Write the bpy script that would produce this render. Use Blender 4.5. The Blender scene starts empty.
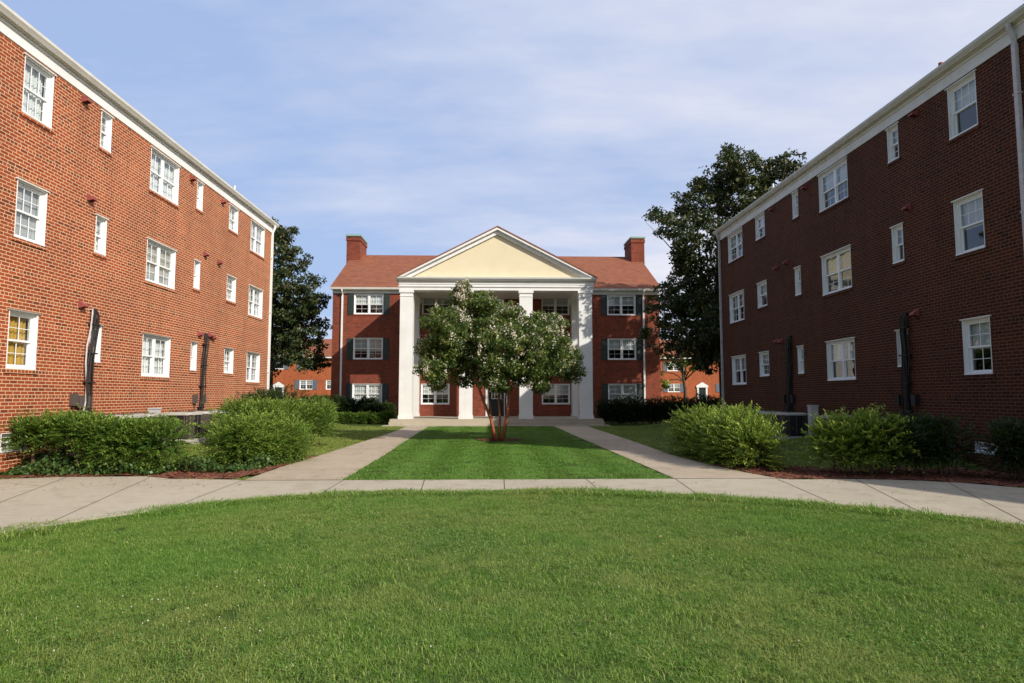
import bpy, math, random
import numpy as np
from mathutils import Matrix, Vector
random.seed(7); rng = np.random.default_rng(11)
R_ = math.radians
scene = bpy.context.scene
COL = scene.collection

# ------------------------------------------------------------------ camera
CAMZ = 1.6; F = 660.0
YAW = R_(1.8164); PIT = R_(4.6774)
cam = bpy.data.cameras.new('camera'); cam.lens = F/1024*36; cam.clip_end = 3000; cam.clip_start = .05
co = bpy.data.objects.new('camera', cam); COL.objects.link(co)
co.location = (0, 0, CAMZ); co.rotation_euler = (R_(90)+PIT, 0, -YAW); scene.camera = co
_F = np.array([math.sin(YAW)*math.cos(PIT), math.cos(YAW)*math.cos(PIT), math.sin(PIT)])
_R = np.array([math.cos(YAW), -math.sin(YAW), 0.]); _U = np.cross(_R, _F)
def ray(x, y): return _F + _R*(x-512)/F - _U*(y-341.5)/F
def at(x, y, Y):
    r = ray(x, y); t = Y/r[1]; return np.array([r[0]*t, Y, CAMZ+r[2]*t])

# ------------------------------------------------------------------ materials
def newmat(name):
    m = bpy.data.materials.new(name); m.use_nodes = True
    nt = m.node_tree; b = nt.nodes['Principled BSDF']; return m, nt, b
class NB:
    def __init__(s, nt): s.nt = nt
    def n(s, t, **k):
        o = s.nt.nodes.new(t)
        for a, v in k.items(): setattr(o, a, v)
        return o
    def link(s, a, b): s.nt.links.new(a, b)
    def setin(s, sock, v):
        if isinstance(v, bpy.types.NodeSocket): s.link(v, sock)
        else: sock.default_value = v
    def math(s, op, a, b=None, c=None, clamp=False):
        o = s.n('ShaderNodeMath', operation=op); o.use_clamp = clamp
        s.setin(o.inputs[0], a)
        if b is not None: s.setin(o.inputs[1], b)
        if c is not None: s.setin(o.inputs[2], c)
        return o.outputs[0]
    def mix(s, f, a, b, bt='MIX'):
        o = s.n('ShaderNodeMix', data_type='RGBA', blend_type=bt)
        s.setin(o.inputs[0], f)
        for i, v in ((6, a), (7, b)):
            if isinstance(v, tuple) and len(v) == 3: v = v+(1,)
            s.setin(o.inputs[i], v)
        return o.outputs[2]
    def noise(s, scale, detail=3, rough=.55, vec=None, dims='3D'):
        o = s.n('ShaderNodeTexNoise', noise_dimensions=dims)
        o.inputs['Scale'].default_value = scale; o.inputs['Detail'].default_value = detail; o.inputs['Roughness'].default_value = rough
        if vec is not None: s.link(vec, o.inputs['Vector'])
        return o.outputs['Fac'], o.outputs['Color']
    def pos(s): return s.n('ShaderNodeNewGeometry').outputs['Position']
    def ramp(s, fac, stops):
        o = s.n('ShaderNodeValToRGB'); e = o.color_ramp.elements
        while len(e) < len(stops): e.new(.5)
        for q, (p, c) in zip(e, stops):
            q.position = p; q.color = (c if len(c) == 4 else c+(1,)) if isinstance(c, tuple) else (c, c, c, 1)
        s.link(fac, o.inputs[0]); return o.outputs[0]
    def maprange(s, v, a, b, c=0., d=1.):
        o = s.n('ShaderNodeMapRange'); s.setin(o.inputs[0], v)
        for i, q in zip((1, 2, 3, 4), (a, b, c, d)): o.inputs[i].default_value = q
        return o.outputs[0]
    def bump(s, h, strength=.3, dist=.01):
        o = s.n('ShaderNodeBump'); o.inputs['Strength'].default_value = strength; o.inputs['Distance'].default_value = dist
        s.link(h, o.inputs['Height']); return o.outputs[0]

def noisy(name, c1, c2, scale, rough=.7, bumps=None, spec=.3, scale2=None, metallic=0):
    m, nt, b = newmat(name); q = NB(nt); p = q.pos()
    f, _ = q.noise(scale, 4, .6, p)
    if scale2:
        g, _ = q.noise(scale2, 3, .6, p); f = q.math('MULTIPLY_ADD', g, .5, q.math('MULTIPLY', f, .5))
    c = q.mix(q.maprange(f, .3, .7), c1, c2)
    q.link(c, b.inputs['Base Color']); b.inputs['Roughness'].default_value = rough
    b.inputs['Specular IOR Level'].default_value = spec; b.inputs['Metallic'].default_value = metallic
    if bumps:
        h, _ = q.noise(bumps[0], 4, .6, p); q.link(q.bump(h, bumps[1], bumps[2]), b.inputs['Normal'])
    return m

def brick_mat(name, ca, cb, cdark, mortar, hrow=.0735, bw=.2135, joint=.0115):
    m, nt, b = newmat(name); q = NB(nt); p = q.pos()
    sx = q.n('ShaderNodeSeparateXYZ'); q.link(p, sx.inputs[0])
    u = q.math('ADD', sx.outputs[0], sx.outputs[1]); v = sx.outputs[2]
    vr = q.math('DIVIDE', v, hrow); row = q.math('FLOOR', vr); fv = q.math('SUBTRACT', vr, row)
    md = q.math('MODULO', q.math('ADD', row, 700.), 7.); head = q.math('LESS_THAN', md, .5)
    w = q.math('SUBTRACT', bw, q.math('MULTIPLY', head, bw/2))
    par = q.math('MODULO', q.math('ADD', row, 700.), 2.)
    off = q.math('ADD', q.math('MULTIPLY', par, .5), q.math('MULTIPLY', head, .25))
    ur = q.math('ADD', q.math('DIVIDE', u, w), off); cl = q.math('FLOOR', ur); fu = q.math('SUBTRACT', ur, cl)
    # distance to the brick's own edge, metres
    du = q.math('MULTIPLY', q.math('MINIMUM', fu, q.math('SUBTRACT', 1., fu)), w)
    dv = q.math('MULTIPLY', q.math('MINIMUM', fv, q.math('SUBTRACT', 1., fv)), hrow)
    jn, _ = q.noise(38, 2, .5, p)
    d = q.math('ADD', q.math('MINIMUM', du, dv), q.math('MULTIPLY', q.math('SUBTRACT', jn, .5), .005))
    mask = q.maprange(d, joint/2-.0015, joint/2+.002)
    cv = q.n('ShaderNodeCombineXYZ'); q.link(cl, cv.inputs[0]); q.link(row, cv.inputs[1])
    wn = q.n('ShaderNodeTexWhiteNoise', noise_dimensions='2D'); q.link(cv.outputs[0], wn.inputs[0])
    rnd = wn.outputs['Value']
    col = q.mix(q.maprange(rnd, 0, .85), ca, cb)
    dk = q.math('GREATER_THAN', q.math('ADD', rnd, q.math('MULTIPLY', head, .22)), .93)
    col = q.mix(q.math('MULTIPLY', dk, .8), col, cdark)
    big, _ = q.noise(.55, 3, .6, p); fine, _ = q.noise(90, 3, .6, p)
    col = q.mix(q.maprange(big, .35, .7, 0, .35), col, cdark)
    col = q.mix(q.maprange(fine, .3, .75, 0, .3), col, cb)
    mo = q.mix(q.maprange(big, .3, .7, 0, .55), mortar, tuple(x*.68 for x in mortar))
    mp_ = q.n('ShaderNodeMapping'); q.link(p, mp_.inputs[0]); mp_.inputs['Scale'].default_value = (1.6, 1.6, .22)
    st, _ = q.noise(1.4, 5, .65, mp_.outputs[0]); bt, _ = q.noise(2.2, 2, .5, p)
    dark_ = tuple(x*.62 for x in cb)
    col = q.mix(q.maprange(st, .50, .72, 0, .5), col, dark_); col = q.mix(q.maprange(bt, .5, .7, 0, .35), col, cb)
    mo = q.mix(q.maprange(st, .48, .72, 0, .45), mo, tuple(x*.5 for x in mortar))
    fin = q.mix(mask, mo, col)
    q.link(fin, b.inputs['Base Color']); b.inputs['Roughness'].default_value = .85; b.inputs['Specular IOR Level'].default_value = .2
    hgt = q.math('ADD', mask, q.math('MULTIPLY', fine, .25))
    q.link(q.bump(hgt, .55, .005), b.inputs['Normal'])
    return m

M = {}
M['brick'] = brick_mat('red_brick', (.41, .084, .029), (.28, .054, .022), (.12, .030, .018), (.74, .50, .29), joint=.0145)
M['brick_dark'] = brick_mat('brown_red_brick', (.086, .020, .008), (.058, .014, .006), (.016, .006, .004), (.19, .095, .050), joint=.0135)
M['brick_front'] = brick_mat('front_brick', (.30, .060, .030), (.20, .040, .023), (.07, .022, .017), (.27, .14, .09))
M['brick_far'] = brick_mat('far_brick', (.46, .115, .035), (.36, .085, .03), (.2, .05, .03), (.46, .2, .1))
M['white'] = noisy('white_paint', (.82, .82, .80), (.73, .72, .69), 1.1, .45, (30, .08, .004), .4)
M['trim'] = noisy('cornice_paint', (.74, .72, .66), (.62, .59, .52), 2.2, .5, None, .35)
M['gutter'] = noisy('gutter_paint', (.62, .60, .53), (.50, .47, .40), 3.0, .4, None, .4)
M['vinyl'] = noisy('window_vinyl', (.86, .86, .86), (.80, .80, .79), 3, .35, None, .4)
M['stucco'] = noisy('cream_stucco', (.74, .65, .46), (.69, .60, .41), 1.2, .8, (60, .1, .004), .2)
M['shutter'] = noisy('dark_green_shutter', (.022, .034, .030), (.035, .048, .042), 6, .45)
M['far_shutter'] = noisy('grey_shutter', (.10, .12, .15), (.13, .15, .18), 6, .5)
M['black'] = noisy('black_rubber', (.015, .013, .013), (.03, .026, .024), 12, .6)
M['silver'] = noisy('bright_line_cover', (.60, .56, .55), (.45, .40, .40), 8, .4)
M['ventred'] = noisy('vent_red', (.33, .09, .085), (.25, .06, .06), 8, .5)
M['rust'] = noisy('rust_pipe', (.42, .09, .04), (.30, .06, .03), 9, .7)
M['acgrey'] = noisy('condenser_grey', (.32, .31, .29), (.24, .23, .21), 5, .5)
M['acdark'] = noisy('condenser_louvre', (.075, .058, .052), (.11, .085, .075), 9, .55)
M['acwhite'] = noisy('condenser_top', (.55, .52, .46), (.42, .40, .36), 5, .5)
M['metergrey'] = noisy('meter_grey', (.50, .50, .50), (.40, .40, .41), 5, .5)
M['copper'] = noisy('weathered_copper', (.20, .34, .27), (.26, .38, .31), 7, .7)
M['door'] = noisy('dark_door', (.012, .018, .018), (.02, .028, .027), 4, .35)
M['asphalt_roof'] = noisy('side_roof', (.10, .075, .06), (.07, .055, .045), 20, .9)

def shingle_mat():
    m, nt, b = newmat('brown_shingles'); q = NB(nt); p = q.pos()
    sx = q.n('ShaderNodeSeparateXYZ'); q.link(p, sx.inputs[0])
    row = q.math('DIVIDE', sx.outputs[2], .075); rf = q.math('FLOOR', row)
    u = q.math('ADD', q.math('DIVIDE', q.math('ADD', sx.outputs[0], sx.outputs[1]), .3), q.math('MULTIPLY', rf, .37)); uf = q.math('FLOOR', u)
    cv = q.n('ShaderNodeCombineXYZ'); q.link(uf, cv.inputs[0]); q.link(rf, cv.inputs[1])
    wn = q.n('ShaderNodeTexWhiteNoise', noise_dimensions='2D'); q.link(cv.outputs[0], wn.inputs[0])
    c = q.mix(wn.outputs['Value'], (.20, .060, .027), (.29, .094, .040))
    f = q.math('FRACT', row); line = q.math('LESS_THAN', f, .12)
    c = q.mix(q.math('MULTIPLY', line, .45), c, (.07, .03, .02))
    g, _ = q.noise(.8, 3, .6, p); c = q.mix(q.maprange(g, .35, .7, 0, .3), c, (.17, .07, .05))
    q.link(c, b.inputs['Base Color']); b.inputs['Roughness'].default_value = .9
    return m
M['shingle'] = shingle_mat()

def concrete_mat(name, c1, c2, stain):
    m, nt, b = newmat(name); q = NB(nt); p = q.pos()
    a, _ = q.noise(.7, 5, .65, p); f, _ = q.noise(9, 4, .6, p); s, _ = q.noise(130, 2, .5, p)
    c = q.mix(q.maprange(a, .3, .7), c1, c2)
    c = q.mix(q.maprange(f, .45, .75, 0, .35), c, stain)
    c = q.mix(q.maprange(s, .4, .75, 0, .35), c, stain)
    h_, _ = q.noise(2.3, 6, .7, p); c = q.mix(q.maprange(h_, .5, .66, 0, .5), c, stain); k_, _ = q.noise(.35, 3, .5, p); c = q.mix(q.maprange(k_, .42, .6, 0, .3), c, tuple(x*1.12 for x in c1))
    q.link(c, b.inputs['Base Color']); b.inputs['Roughness'].default_value = .85; b.inputs['Specular IOR Level'].default_value = .25
    q.link(q.bump(s, .25, .003), b.inputs['Normal'])
    return m
M['concrete'] = concrete_mat('pavement_concrete', (.48, .43, .33), (.39, .345, .265), (.27, .22, .15))
M['concrete_walk'] = concrete_mat('walk_concrete', (.48, .40, .30), (.39, .32, .24), (.27, .20, .13))
M['joint'] = noisy('joint_dirt', (.13, .105, .07), (.08, .09, .04), 20, .95)

def ground_mat():
    m, nt, b = newmat('ground_turf'); q = NB(nt); p = q.pos()
    a, _ = q.noise(.9, 4, .6, p); f, _ = q.noise(22, 4, .6, p)
    c = q.mix(q.maprange(a, .3, .7), (.050, .090, .016), (.075, .110, .024))
    c = q.mix(q.maprange(f, .4, .75, 0, .6), c, (.04, .045, .02))
    q.link(c, b.inputs['Base Color']); b.inputs['Roughness'].default_value = .95; b.inputs['Specular IOR Level'].default_value = .1
    q.link(q.bump(f, .8, .03), b.inputs['Normal'])
    return m
M['ground'] = ground_mat()

def mulch_mat():
    m, nt, b = newmat('bark_mulch'); q = NB(nt); p = q.pos()
    v = q.n('ShaderNodeTexVoronoi'); v.inputs['Scale'].default_value = 28; q.link(p, v.inputs['Vector'])
    c = q.mix(v.outputs['Color'], (.16, .05, .028), (.26, .10, .06))
    f, _ = q.noise(6, 3, .6, p); c = q.mix(q.maprange(f, .4, .7, 0, .5), c, (.07, .028, .018))
    q.link(c, b.inputs['Base Color']); b.inputs['Roughness'].default_value = .95
    q.link(q.bump(v.outputs['Distance'], .8, .03), b.inputs['Normal'])
    return m
M['mulch'] = mulch_mat()
M['chips'] = noisy('mulch_chip', (.26, .095, .05), (.13, .042, .026), 14, .9)

def leaf_mat(name, ca, cb, cc, rough=.5, trans=.3, spec=.4, patch=None):
    """leaf colour: per-leaf value in attribute 'tone' picks between three colours"""
    m = bpy.data.materials.new(name); m.use_nodes = True; nt = m.node_tree; q = NB(nt)
    b = nt.nodes['Principled BSDF']; out = nt.nodes['Material Output']
    at_ = q.n('ShaderNodeAttribute'); at_.attribute_name = 'tone'
    c = q.ramp(at_.outputs['Fac'], [(0., ca), (.5, cb), (1., cc)])
    if patch:
        g, _ = q.noise(patch[0], 3, .6, q.pos()); c = q.mix(q.maprange(g, .45, .7, 0, patch[1]), c, patch[2])
    q.link(c, b.inputs['Base Color']); b.inputs['Roughness'].default_value = rough; b.inputs['Specular IOR Level'].default_value = spec
    t = q.n('ShaderNodeBsdfTranslucent'); tc = q.mix(.35, c, (.30, .34, .03), 'MIX'); q.link(tc, t.inputs[0])
    mx = q.n('ShaderNodeMixShader'); mx.inputs[0].default_value = trans
    q.link(b.outputs[0], mx.inputs[1]); q.link(t.outputs[0], mx.inputs[2]); q.link(mx.outputs[0], out.inputs[0])
    return m
M['magnolia'] = leaf_mat('magnolia_leaf', (.022, .038, .014), (.050, .078, .026), (.19, .16, .06), .42, .12, .4)
M['crape'] = leaf_mat('crape_leaf', (.042, .085, .022), (.115, .175, .042), (.36, .35, .10), .5, .34)
M['blossom'] = leaf_mat('crape_blossom', (.86, .82, .70), (.84, .78, .66), (.66, .52, .36), .7, .3, .1)
M['yew'] = leaf_mat('yew_leaf', (.045, .105, .016), (.115, .215, .030), (.28, .37, .065), .5, .3, .3)
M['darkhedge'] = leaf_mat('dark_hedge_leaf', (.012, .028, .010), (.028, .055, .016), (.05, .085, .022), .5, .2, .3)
M['nandina'] = leaf_mat('bright_shrub_leaf', (.030, .060, .012), (.17, .27, .035), (.48, .56, .10), .5, .35, .3)
M['ivy'] = leaf_mat('ivy_leaf', (.03, .07, .018), (.07, .13, .03), (.14, .21, .06), .4, .25, .4)
M['wildtree'] = leaf_mat('far_tree_leaf', (.04, .07, .02), (.08, .11, .03), (.22, .14, .04), .6, .3, .2)
M['bark'] = noisy('grey_bark', (.10, .08, .06), (.05, .04, .03), 14, .9, (30, .5, .02))
M['crape_bark'] = noisy('cinnamon_bark', (.44, .15, .07), (.20, .07, .035), 7, .6, (18, .3, .01), .3, 3)
M['twig'] = noisy('shrub_twig', (.14, .09, .055), (.09, .06, .04), 20, .9)

def grass_mat():
    m = bpy.data.materials.new('grass_blade'); m.use_nodes = True; nt = m.node_tree; q = NB(nt)
    b = nt.nodes['Principled BSDF']; out = nt.nodes['Material Output']
    p = q.pos(); oi = q.n('ShaderNodeObjectInfo'); at_ = q.n('ShaderNodeAttribute'); at_.attribute_name = 'tone'
    sx = q.n('ShaderNodeSeparateXYZ'); q.link(p, sx.inputs[0])
    a, _ = q.noise(.75, 4, .6, p); f, _ = q.noise(3.5, 3, .6, p)
    c = q.ramp(at_.outputs['Fac'], [(0., (.055, .150, .012)), (.55, (.155, .300, .036)), (.85, (.31, .43, .085)), (1., (.62, .60, .26))])
    c = q.mix(q.maprange(a, .44, .62, 0, .62), c, (.33, .36, .10))
    e_, _ = q.noise(.38, 3, .6, p); c = q.mix(q.maprange(e_, .50, .62, 0, .5), c, (.10, .30, .03))
    c = q.mix(q.maprange(f, .50, .68, 0, .6), c, (.055, .17, .018))
    c = q.mix(q.math('MULTIPLY', oi.outputs['Random'], .3), c, (.21, .30, .05))
    # the inner lawn was watered (deeper green); the side strips are dry
    inner = q.math('MULTIPLY', q.math('LESS_THAN', q.math('ABSOLUTE', q.math('SUBTRACT', sx.outputs[0], .35)), 3.6), q.math('GREATER_THAN', sx.outputs[1], 12.2))
    side = q.math('MULTIPLY', q.math('GREATER_THAN', q.math('ABSOLUTE', q.math('SUBTRACT', sx.outputs[0], .35)), 4.0), q.math('GREATER_THAN', sx.outputs[1], 12.2))
    c = q.mix(q.math('MULTIPLY', inner, .6), c, (.115, .27, .035))
    c = q.mix(q.math('MULTIPLY', side, .6), c, (.32, .35, .08))
    q.link(c, b.inputs['Base Color']); b.inputs['Roughness'].default_value = .5; b.inputs['Specular IOR Level'].default_value = .25
    t = q.n('ShaderNodeBsdfTranslucent'); q.link(q.mix(.3, c, (.25, .35, .03)), t.inputs[0])
    mx = q.n('ShaderNodeMixShader'); mx.inputs[0].default_value = .3
    q.link(b.outputs[0], mx.inputs[1]); q.link(t.outputs[0], mx.inputs[2]); q.link(mx.outputs[0], out.inputs[0])
    return m
M['grass'] = grass_mat()

def glass_mat():
    m = bpy.data.materials.new('window_glass'); m.use_nodes = True; nt = m.node_tree; q = NB(nt)
    nt.nodes.remove(nt.nodes['Principled BSDF']); out = nt.nodes['Material Output']
    t = q.n('ShaderNodeBsdfTransparent'); t.inputs[0].default_value = (.86, .90, .90, 1)
    g = q.n('ShaderNodeBsdfGlossy'); g.inputs['Roughness'].default_value = .02; g.inputs[0].default_value = (1, 1, 1, 1)
    w, _ = q.noise(1.3, 2, .5, q.pos()); q.link(q.bump(w, .06, .05), g.inputs['Normal'])
    lw = q.n('ShaderNodeLayerWeight'); lw.inputs['Blend'].default_value = .5
    fr = q.math('POWER', lw.outputs['Facing'], 4.)
    mx = q.n('ShaderNodeMixShader'); q.link(q.math('MULTIPLY_ADD', fr, .9, .08, clamp=True), mx.inputs[0])
    q.link(t.outputs[0], mx.inputs[1]); q.link(g.outputs[0], mx.inputs[2]); q.link(mx.outputs[0], out.inputs[0])
    return m
M['glass'] = glass_mat()
M['sheer'] = noisy('white_sheer', (.72, .72, .70), (.62, .63, .62), 5, .9)
M['blind'] = noisy('grey_blind', (.62, .63, .63), (.55, .56, .56), 5, .9)
M['creamblind'] = noisy('cream_blind', (.66, .58, .40), (.58, .51, .35), 5, .9)
M['yellowblind'] = noisy('ochre_curtain', (.60, .36, .07), (.50, .30, .06), 5, .9)
M['roomdark'] = noisy('room_wall', (.05, .05, .055), (.04, .04, .045), 3, .9)

# ------------------------------------------------------------------ mesh helpers
class MB:
    def __init__(s): s.v = []; s.f = []; s.mi = []
    def quad(s, a, b, c, d, m=0):
        n = len(s.v); s.v += [tuple(a), tuple(b), tuple(c), tuple(d)]; s.f.append((n, n+1, n+2, n+3)); s.mi.append(m)
    def poly(s, pts, m=0):
        n = len(s.v); s.v += [tuple(p) for p in pts]; s.f.append(tuple(range(n, n+len(pts)))); s.mi.append(m)
    def box(s, x0, x1, y0, y1, z0, z1, m=0):
        n = len(s.v)
        s.v += [(x, y, z) for z in (z0, z1) for y in (y0, y1) for x in (x0, x1)]
        for f in ((0, 2, 3, 1), (4, 5, 7, 6), (0, 1, 5, 4), (2, 6, 7, 3), (0, 4, 6, 2), (1, 3, 7, 5)):
            s.f.append(tuple(n+i for i in f)); s.mi.append(m)
    def tube(s, pts, r, seg=8, m=0, cap=True):
        pts = [Vector(p) for p in pts]; rs = r if isinstance(r, (list, tuple)) else [r]*len(pts)
        rings = []; prev = None
        for i, p in enumerate(pts):
            d = (pts[min(i+1, len(pts)-1)]-pts[max(i-1, 0)]).normalized()
            a = prev if prev is not None else (Vector((1, 0, 0)) if abs(d.x) < .8 else Vector((0, 1, 0)))
            a = (a-d*a.dot(d)).normalized(); b = d.cross(a); prev = a
            n = len(s.v)
            for k in range(seg):
                t = 2*math.pi*k/seg; s.v.append(tuple(p+a*(rs[i]*math.cos(t))+b*(rs[i]*math.sin(t))))
            rings.append(n)
        for i in range(len(rings)-1):
            for k in range(seg):
                s.f.append((rings[i]+k, rings[i]+(k+1) % seg, rings[i+1]+(k+1) % seg, rings[i+1]+k)); s.mi.append(m)
        if cap:
            s.f.append(tuple(rings[0]+k for k in range(seg))[::-1]); s.mi.append(m)
            s.f.append(tuple(rings[-1]+k for k in range(seg))); s.mi.append(m)
    def prism(s, prof, x0, x1, axis='x', m=0):
        """profile of (a, b) points extruded along an axis: axis x -> (x, a, b); axis y -> (a, y, b)"""
        P = (lambda t, a, b: (t, a, b)) if axis == 'x' else (lambda t, a, b: (a, t, b))
        n = len(prof); i0 = len(s.v)
        s.v += [P(x0, a, b) for a, b in prof]+[P(x1, a, b) for a, b in prof]
        for k in range(n): s.f.append((i0+k, i0+(k+1) % n, i0+n+(k+1) % n, i0+n+k)); s.mi.append(m)
        s.f.append(tuple(i0+k for k in range(n))[::-1]); s.mi.append(m)
        s.f.append(tuple(i0+n+k for k in range(n))); s.mi.append(m)
    def mesh(s, name, mats, smooth=False, bevel=None):
        me = bpy.data.meshes.new(name); me.from_pydata(s.v, [], s.f)
        for m in (mats if isinstance(mats, (list, tuple)) else [mats]): me.materials.append(m)
        me.polygons.foreach_set('material_index', s.mi)
        if smooth: me.polygons.foreach_set('use_smooth', [True]*len(s.f))
        me.update(); return me
    def build(s, name, mats, parent=None, smooth=False, world=True, off=(0, 0, 0)):
        if world and parent is not None:
            px = parent_origin(parent); s.v = [(a-px[0], b-px[1], c-px[2]) for a, b, c in s.v]
        o = bpy.data.objects.new(name, s.mesh(name, mats, smooth)); COL.objects.link(o)
        if parent is not None: o.parent = parent
        o.location = off
        return o
def parent_origin(o):
    l = Vector((0, 0, 0))
    while o is not None: l += Vector(o.location); o = o.parent
    return l
def empty(name, loc, label, cat, group=None):
    o = bpy.data.objects.new(name, None); COL.objects.link(o); o.location = loc; o.empty_display_size = .3
    o['label'] = label; o['category'] = cat
    if group: o['group'] = group
    return o
def link_mesh(name, me, parent=None, loc=(0, 0, 0), rz=0):
    o = bpy.data.objects.new(name, me); COL.objects.link(o); o.parent = parent; o.location = loc; o.rotation_euler = (0, 0, rz); return o
def tag(o, label=None, cat=None, group=None, kind=None):
    for k, v in (('label', label), ('category', cat), ('group', group), ('kind', kind)):
        if v: o[k] = v
    return o
def copy_tree(o, parent=None):
    c = o.copy(); COL.objects.link(c); c.parent = parent
    for ch in list(o.children): copy_tree(ch, c)
    return c

def unit(a): return a/np.maximum(np.linalg.norm(a, axis=1, keepdims=True), 1e-9)
def numpy_mesh(name, V, nper, mat, tone=None, extra_mats=None):
    """V (N*nper,3): N faces of nper verts"""
    N = len(V)//nper
    me = bpy.data.meshes.new(name); me.vertices.add(len(V)); me.vertices.foreach_set('co', V.astype(np.float32).ravel())
    me.loops.add(len(V)); me.loops.foreach_set('vertex_index', np.arange(len(V), dtype=np.int32))
    me.polygons.add(N); me.polygons.foreach_set('loop_start', np.arange(0, len(V), nper, dtype=np.int32))
    me.materials.append(mat)
    if tone is not None:
        a = me.attributes.new('tone', 'FLOAT', 'FACE'); a.data.foreach_set('value', tone.astype(np.float32))
    me.update(calc_edges=True); return me

# ------------------------------------------------------------------ world and sun
SUN = Vector((1.03, -1.0, .90)).normalized()
elev = math.asin(SUN.z); azi = math.atan2(SUN.x, SUN.y)
world = bpy.data.worlds.new('World'); scene.world = world; world.use_nodes = True
nt = world.node_tree; q = NB(nt); bg = nt.nodes['Background']
sky = q.n('ShaderNodeTexSky', sky_type='NISHITA'); sky.sun_disc = False
sky.sun_elevation = elev; sky.sun_rotation = azi; sky.air_density = 1.0; sky.dust_density = 1.2; sky.ozone_density = 1.6; sky.altitude = 60
tc = q.n('ShaderNodeTexCoord'); sp = q.n('ShaderNodeSeparateXYZ'); q.link(tc.outputs['Generated'], sp.inputs[0])
zz = q.math('ADD', q.math('MAXIMUM', sp.outputs[2], 0.), .16)
cx_ = q.math('DIVIDE', sp.outputs[0], zz); cy_ = q.math('DIVIDE', sp.outputs[1], zz)
cb = q.n('ShaderNodeCombineXYZ'); q.link(cx_, cb.inputs[0]); q.link(cy_, cb.inputs[1])
mp = q.n('ShaderNodeMapping'); q.link(cb.outputs[0], mp.inputs[0]); mp.inputs['Rotation'].default_value = (0, 0, R_(24)); mp.inputs['Scale'].default_value = (.40, .80, 1); mp.inputs['Location'].default_value = (1.7, .6, 0)
n1, _ = q.noise(.75, 6, .55, mp.outputs[0]); n2, _ = q.noise(2.6, 5, .6, mp.outputs[0])
cl = q.math('MULTIPLY_ADD', n2, .28, q.math('MULTIPLY', n1, .72))
# the veil of cloud thickens toward the right
cl = q.math('ADD', cl, q.math('MULTIPLY', sp.outputs[0], .22))
cf = q.math('MULTIPLY', q.maprange(cl, .40, .60, .0, 1.), q.maprange(sp.outputs[1], -.5, .3, .35, 1.))
ccol = q.mix(n2, (6.4, 6.5, 7.6), (7.5, 7.5, 8.2))
base = q.mix(q.maprange(sp.outputs[1], -.4, .5, 0., .8), sky.outputs[0], (3.7, 4.9, 7.6))
q.link(q.mix(cf, base, ccol), bg.inputs[0]); bg.inputs[1].default_value = .118
sun = bpy.data.lights.new('sun', 'SUN'); sun.energy = 4.9; sun.angle = R_(.53); sun.color = (1., .93, .82)
so = bpy.data.objects.new('sun', sun); COL.objects.link(so); so.rotation_euler = (-SUN).to_track_quat('-Z', 'Y').to_euler(); so.location = (30, -30, 30)
vs = scene.view_settings; vs.view_transform = 'Standard'; vs.look = 'None'; vs.exposure = 0; vs.gamma = 1
scene.cycles.max_bounces = 6; scene.cycles.diffuse_bounces = 3; scene.cycles.transparent_max_bounces = 12
scene.cycles.use_denoising = True

# ------------------------------------------------------------------ ground
def sstep(x, a, b):
    t = np.clip((x-a)/(b-a), 0, 1); return t*t*(3-2*t)
def gz(x, y):
    x = np.asarray(x, float); y = np.asarray(y, float)
    l = .40*sstep(-x, 6.6, 9.2); r = .30*sstep(x, 7.4, 10.0)
    return (l+r)*sstep(y, 13.6, 15.2)*(1-sstep(y, 32, 38))+.025*np.sin(x*.9+y*.37)*sstep(y, 2, 6)*(1-sstep(y, 9, 11))
def grid_mesh():
    xs = np.unique(np.concatenate([np.linspace(-600, -40, 8), np.linspace(-40, -14, 9), np.linspace(-14, 14, 71), np.linspace(14, 40, 9), np.linspace(40, 600, 8)]))
    ys = np.unique(np.concatenate([np.linspace(-600, -30, 6), np.linspace(-30, 0, 7), np.linspace(0, 42, 106), np.linspace(42, 90, 9), np.linspace(90, 900, 9)]))
    X, Y = np.meshgrid(xs, ys); Z = gz(X, Y); v = list(zip(X.ravel(), Y.ravel(), Z.ravel()))
    nx = len(xs); f = [(j*nx+i, j*nx+i+1, (j+1)*nx+i+1, (j+1)*nx+i) for j in range(len(ys)-1) for i in range(nx-1)]
    me = bpy.data.meshes.new('ground'); me.from_pydata([tuple(map(float, p)) for p in v], [], f); me.materials.append(M['ground'])
    me.polygons.foreach_set('use_smooth', [True]*len(f)); return me
tag(link_mesh('ground', grid_mesh()), kind='structure')

near_edge = [(-7.1, 3.0), (-6.9, 4.6), (-6.3, 6.5), (-5.64, 7.93), (-5.15, 8.75), (-4.4, 9.65), (-3.54, 10.28), (-2.57, 10.75), (-1.48, 10.97), (0.35, 11.05), (1.79, 10.93), (3.2, 10.42), (4.1, 9.8), (5.09, 9.02), (5.71, 8.45), (6.32, 7.7), (7.0, 6.3), (7.4, 4.6), (7.5, 3.0)]
SIDEWALK = near_edge+[(16, 3.0), (14, 6.5), (11.5, 9.2), (9.9, 10.5), (9.05, 11.2), (8.51, 11.85), (7.77, 12.25), (6.9, 12.45), (5.62, 12.42), (5.48, 12.6), (-4.60, 12.6), (-4.75, 12.72), (-6.09, 12.91), (-6.75, 13.3), (-8.38, 13.25), (-9.3, 12.9), (-11.5, 11.0), (-14, 7.5), (-15.5, 3.0)]
WALK_L = [(-4.60, 12.606), (-2.80, 12.606), (-2.86, 18), (-3.08, 28), (-3.2, 34.28), (-4.3, 34.28), (-4.22, 28.6), (-4.42, 21.3), (-4.5, 17.8), (-4.62, 14.9)]
WALK_R = [(3.50, 12.606), (5.48, 12.606), (5.2, 13.6), (4.95, 15.5), (4.8, 17.9), (4.9, 22), (4.95, 33.7), (4.98, 34.28), (3.27, 34.28), (3.3, 28)]
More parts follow.
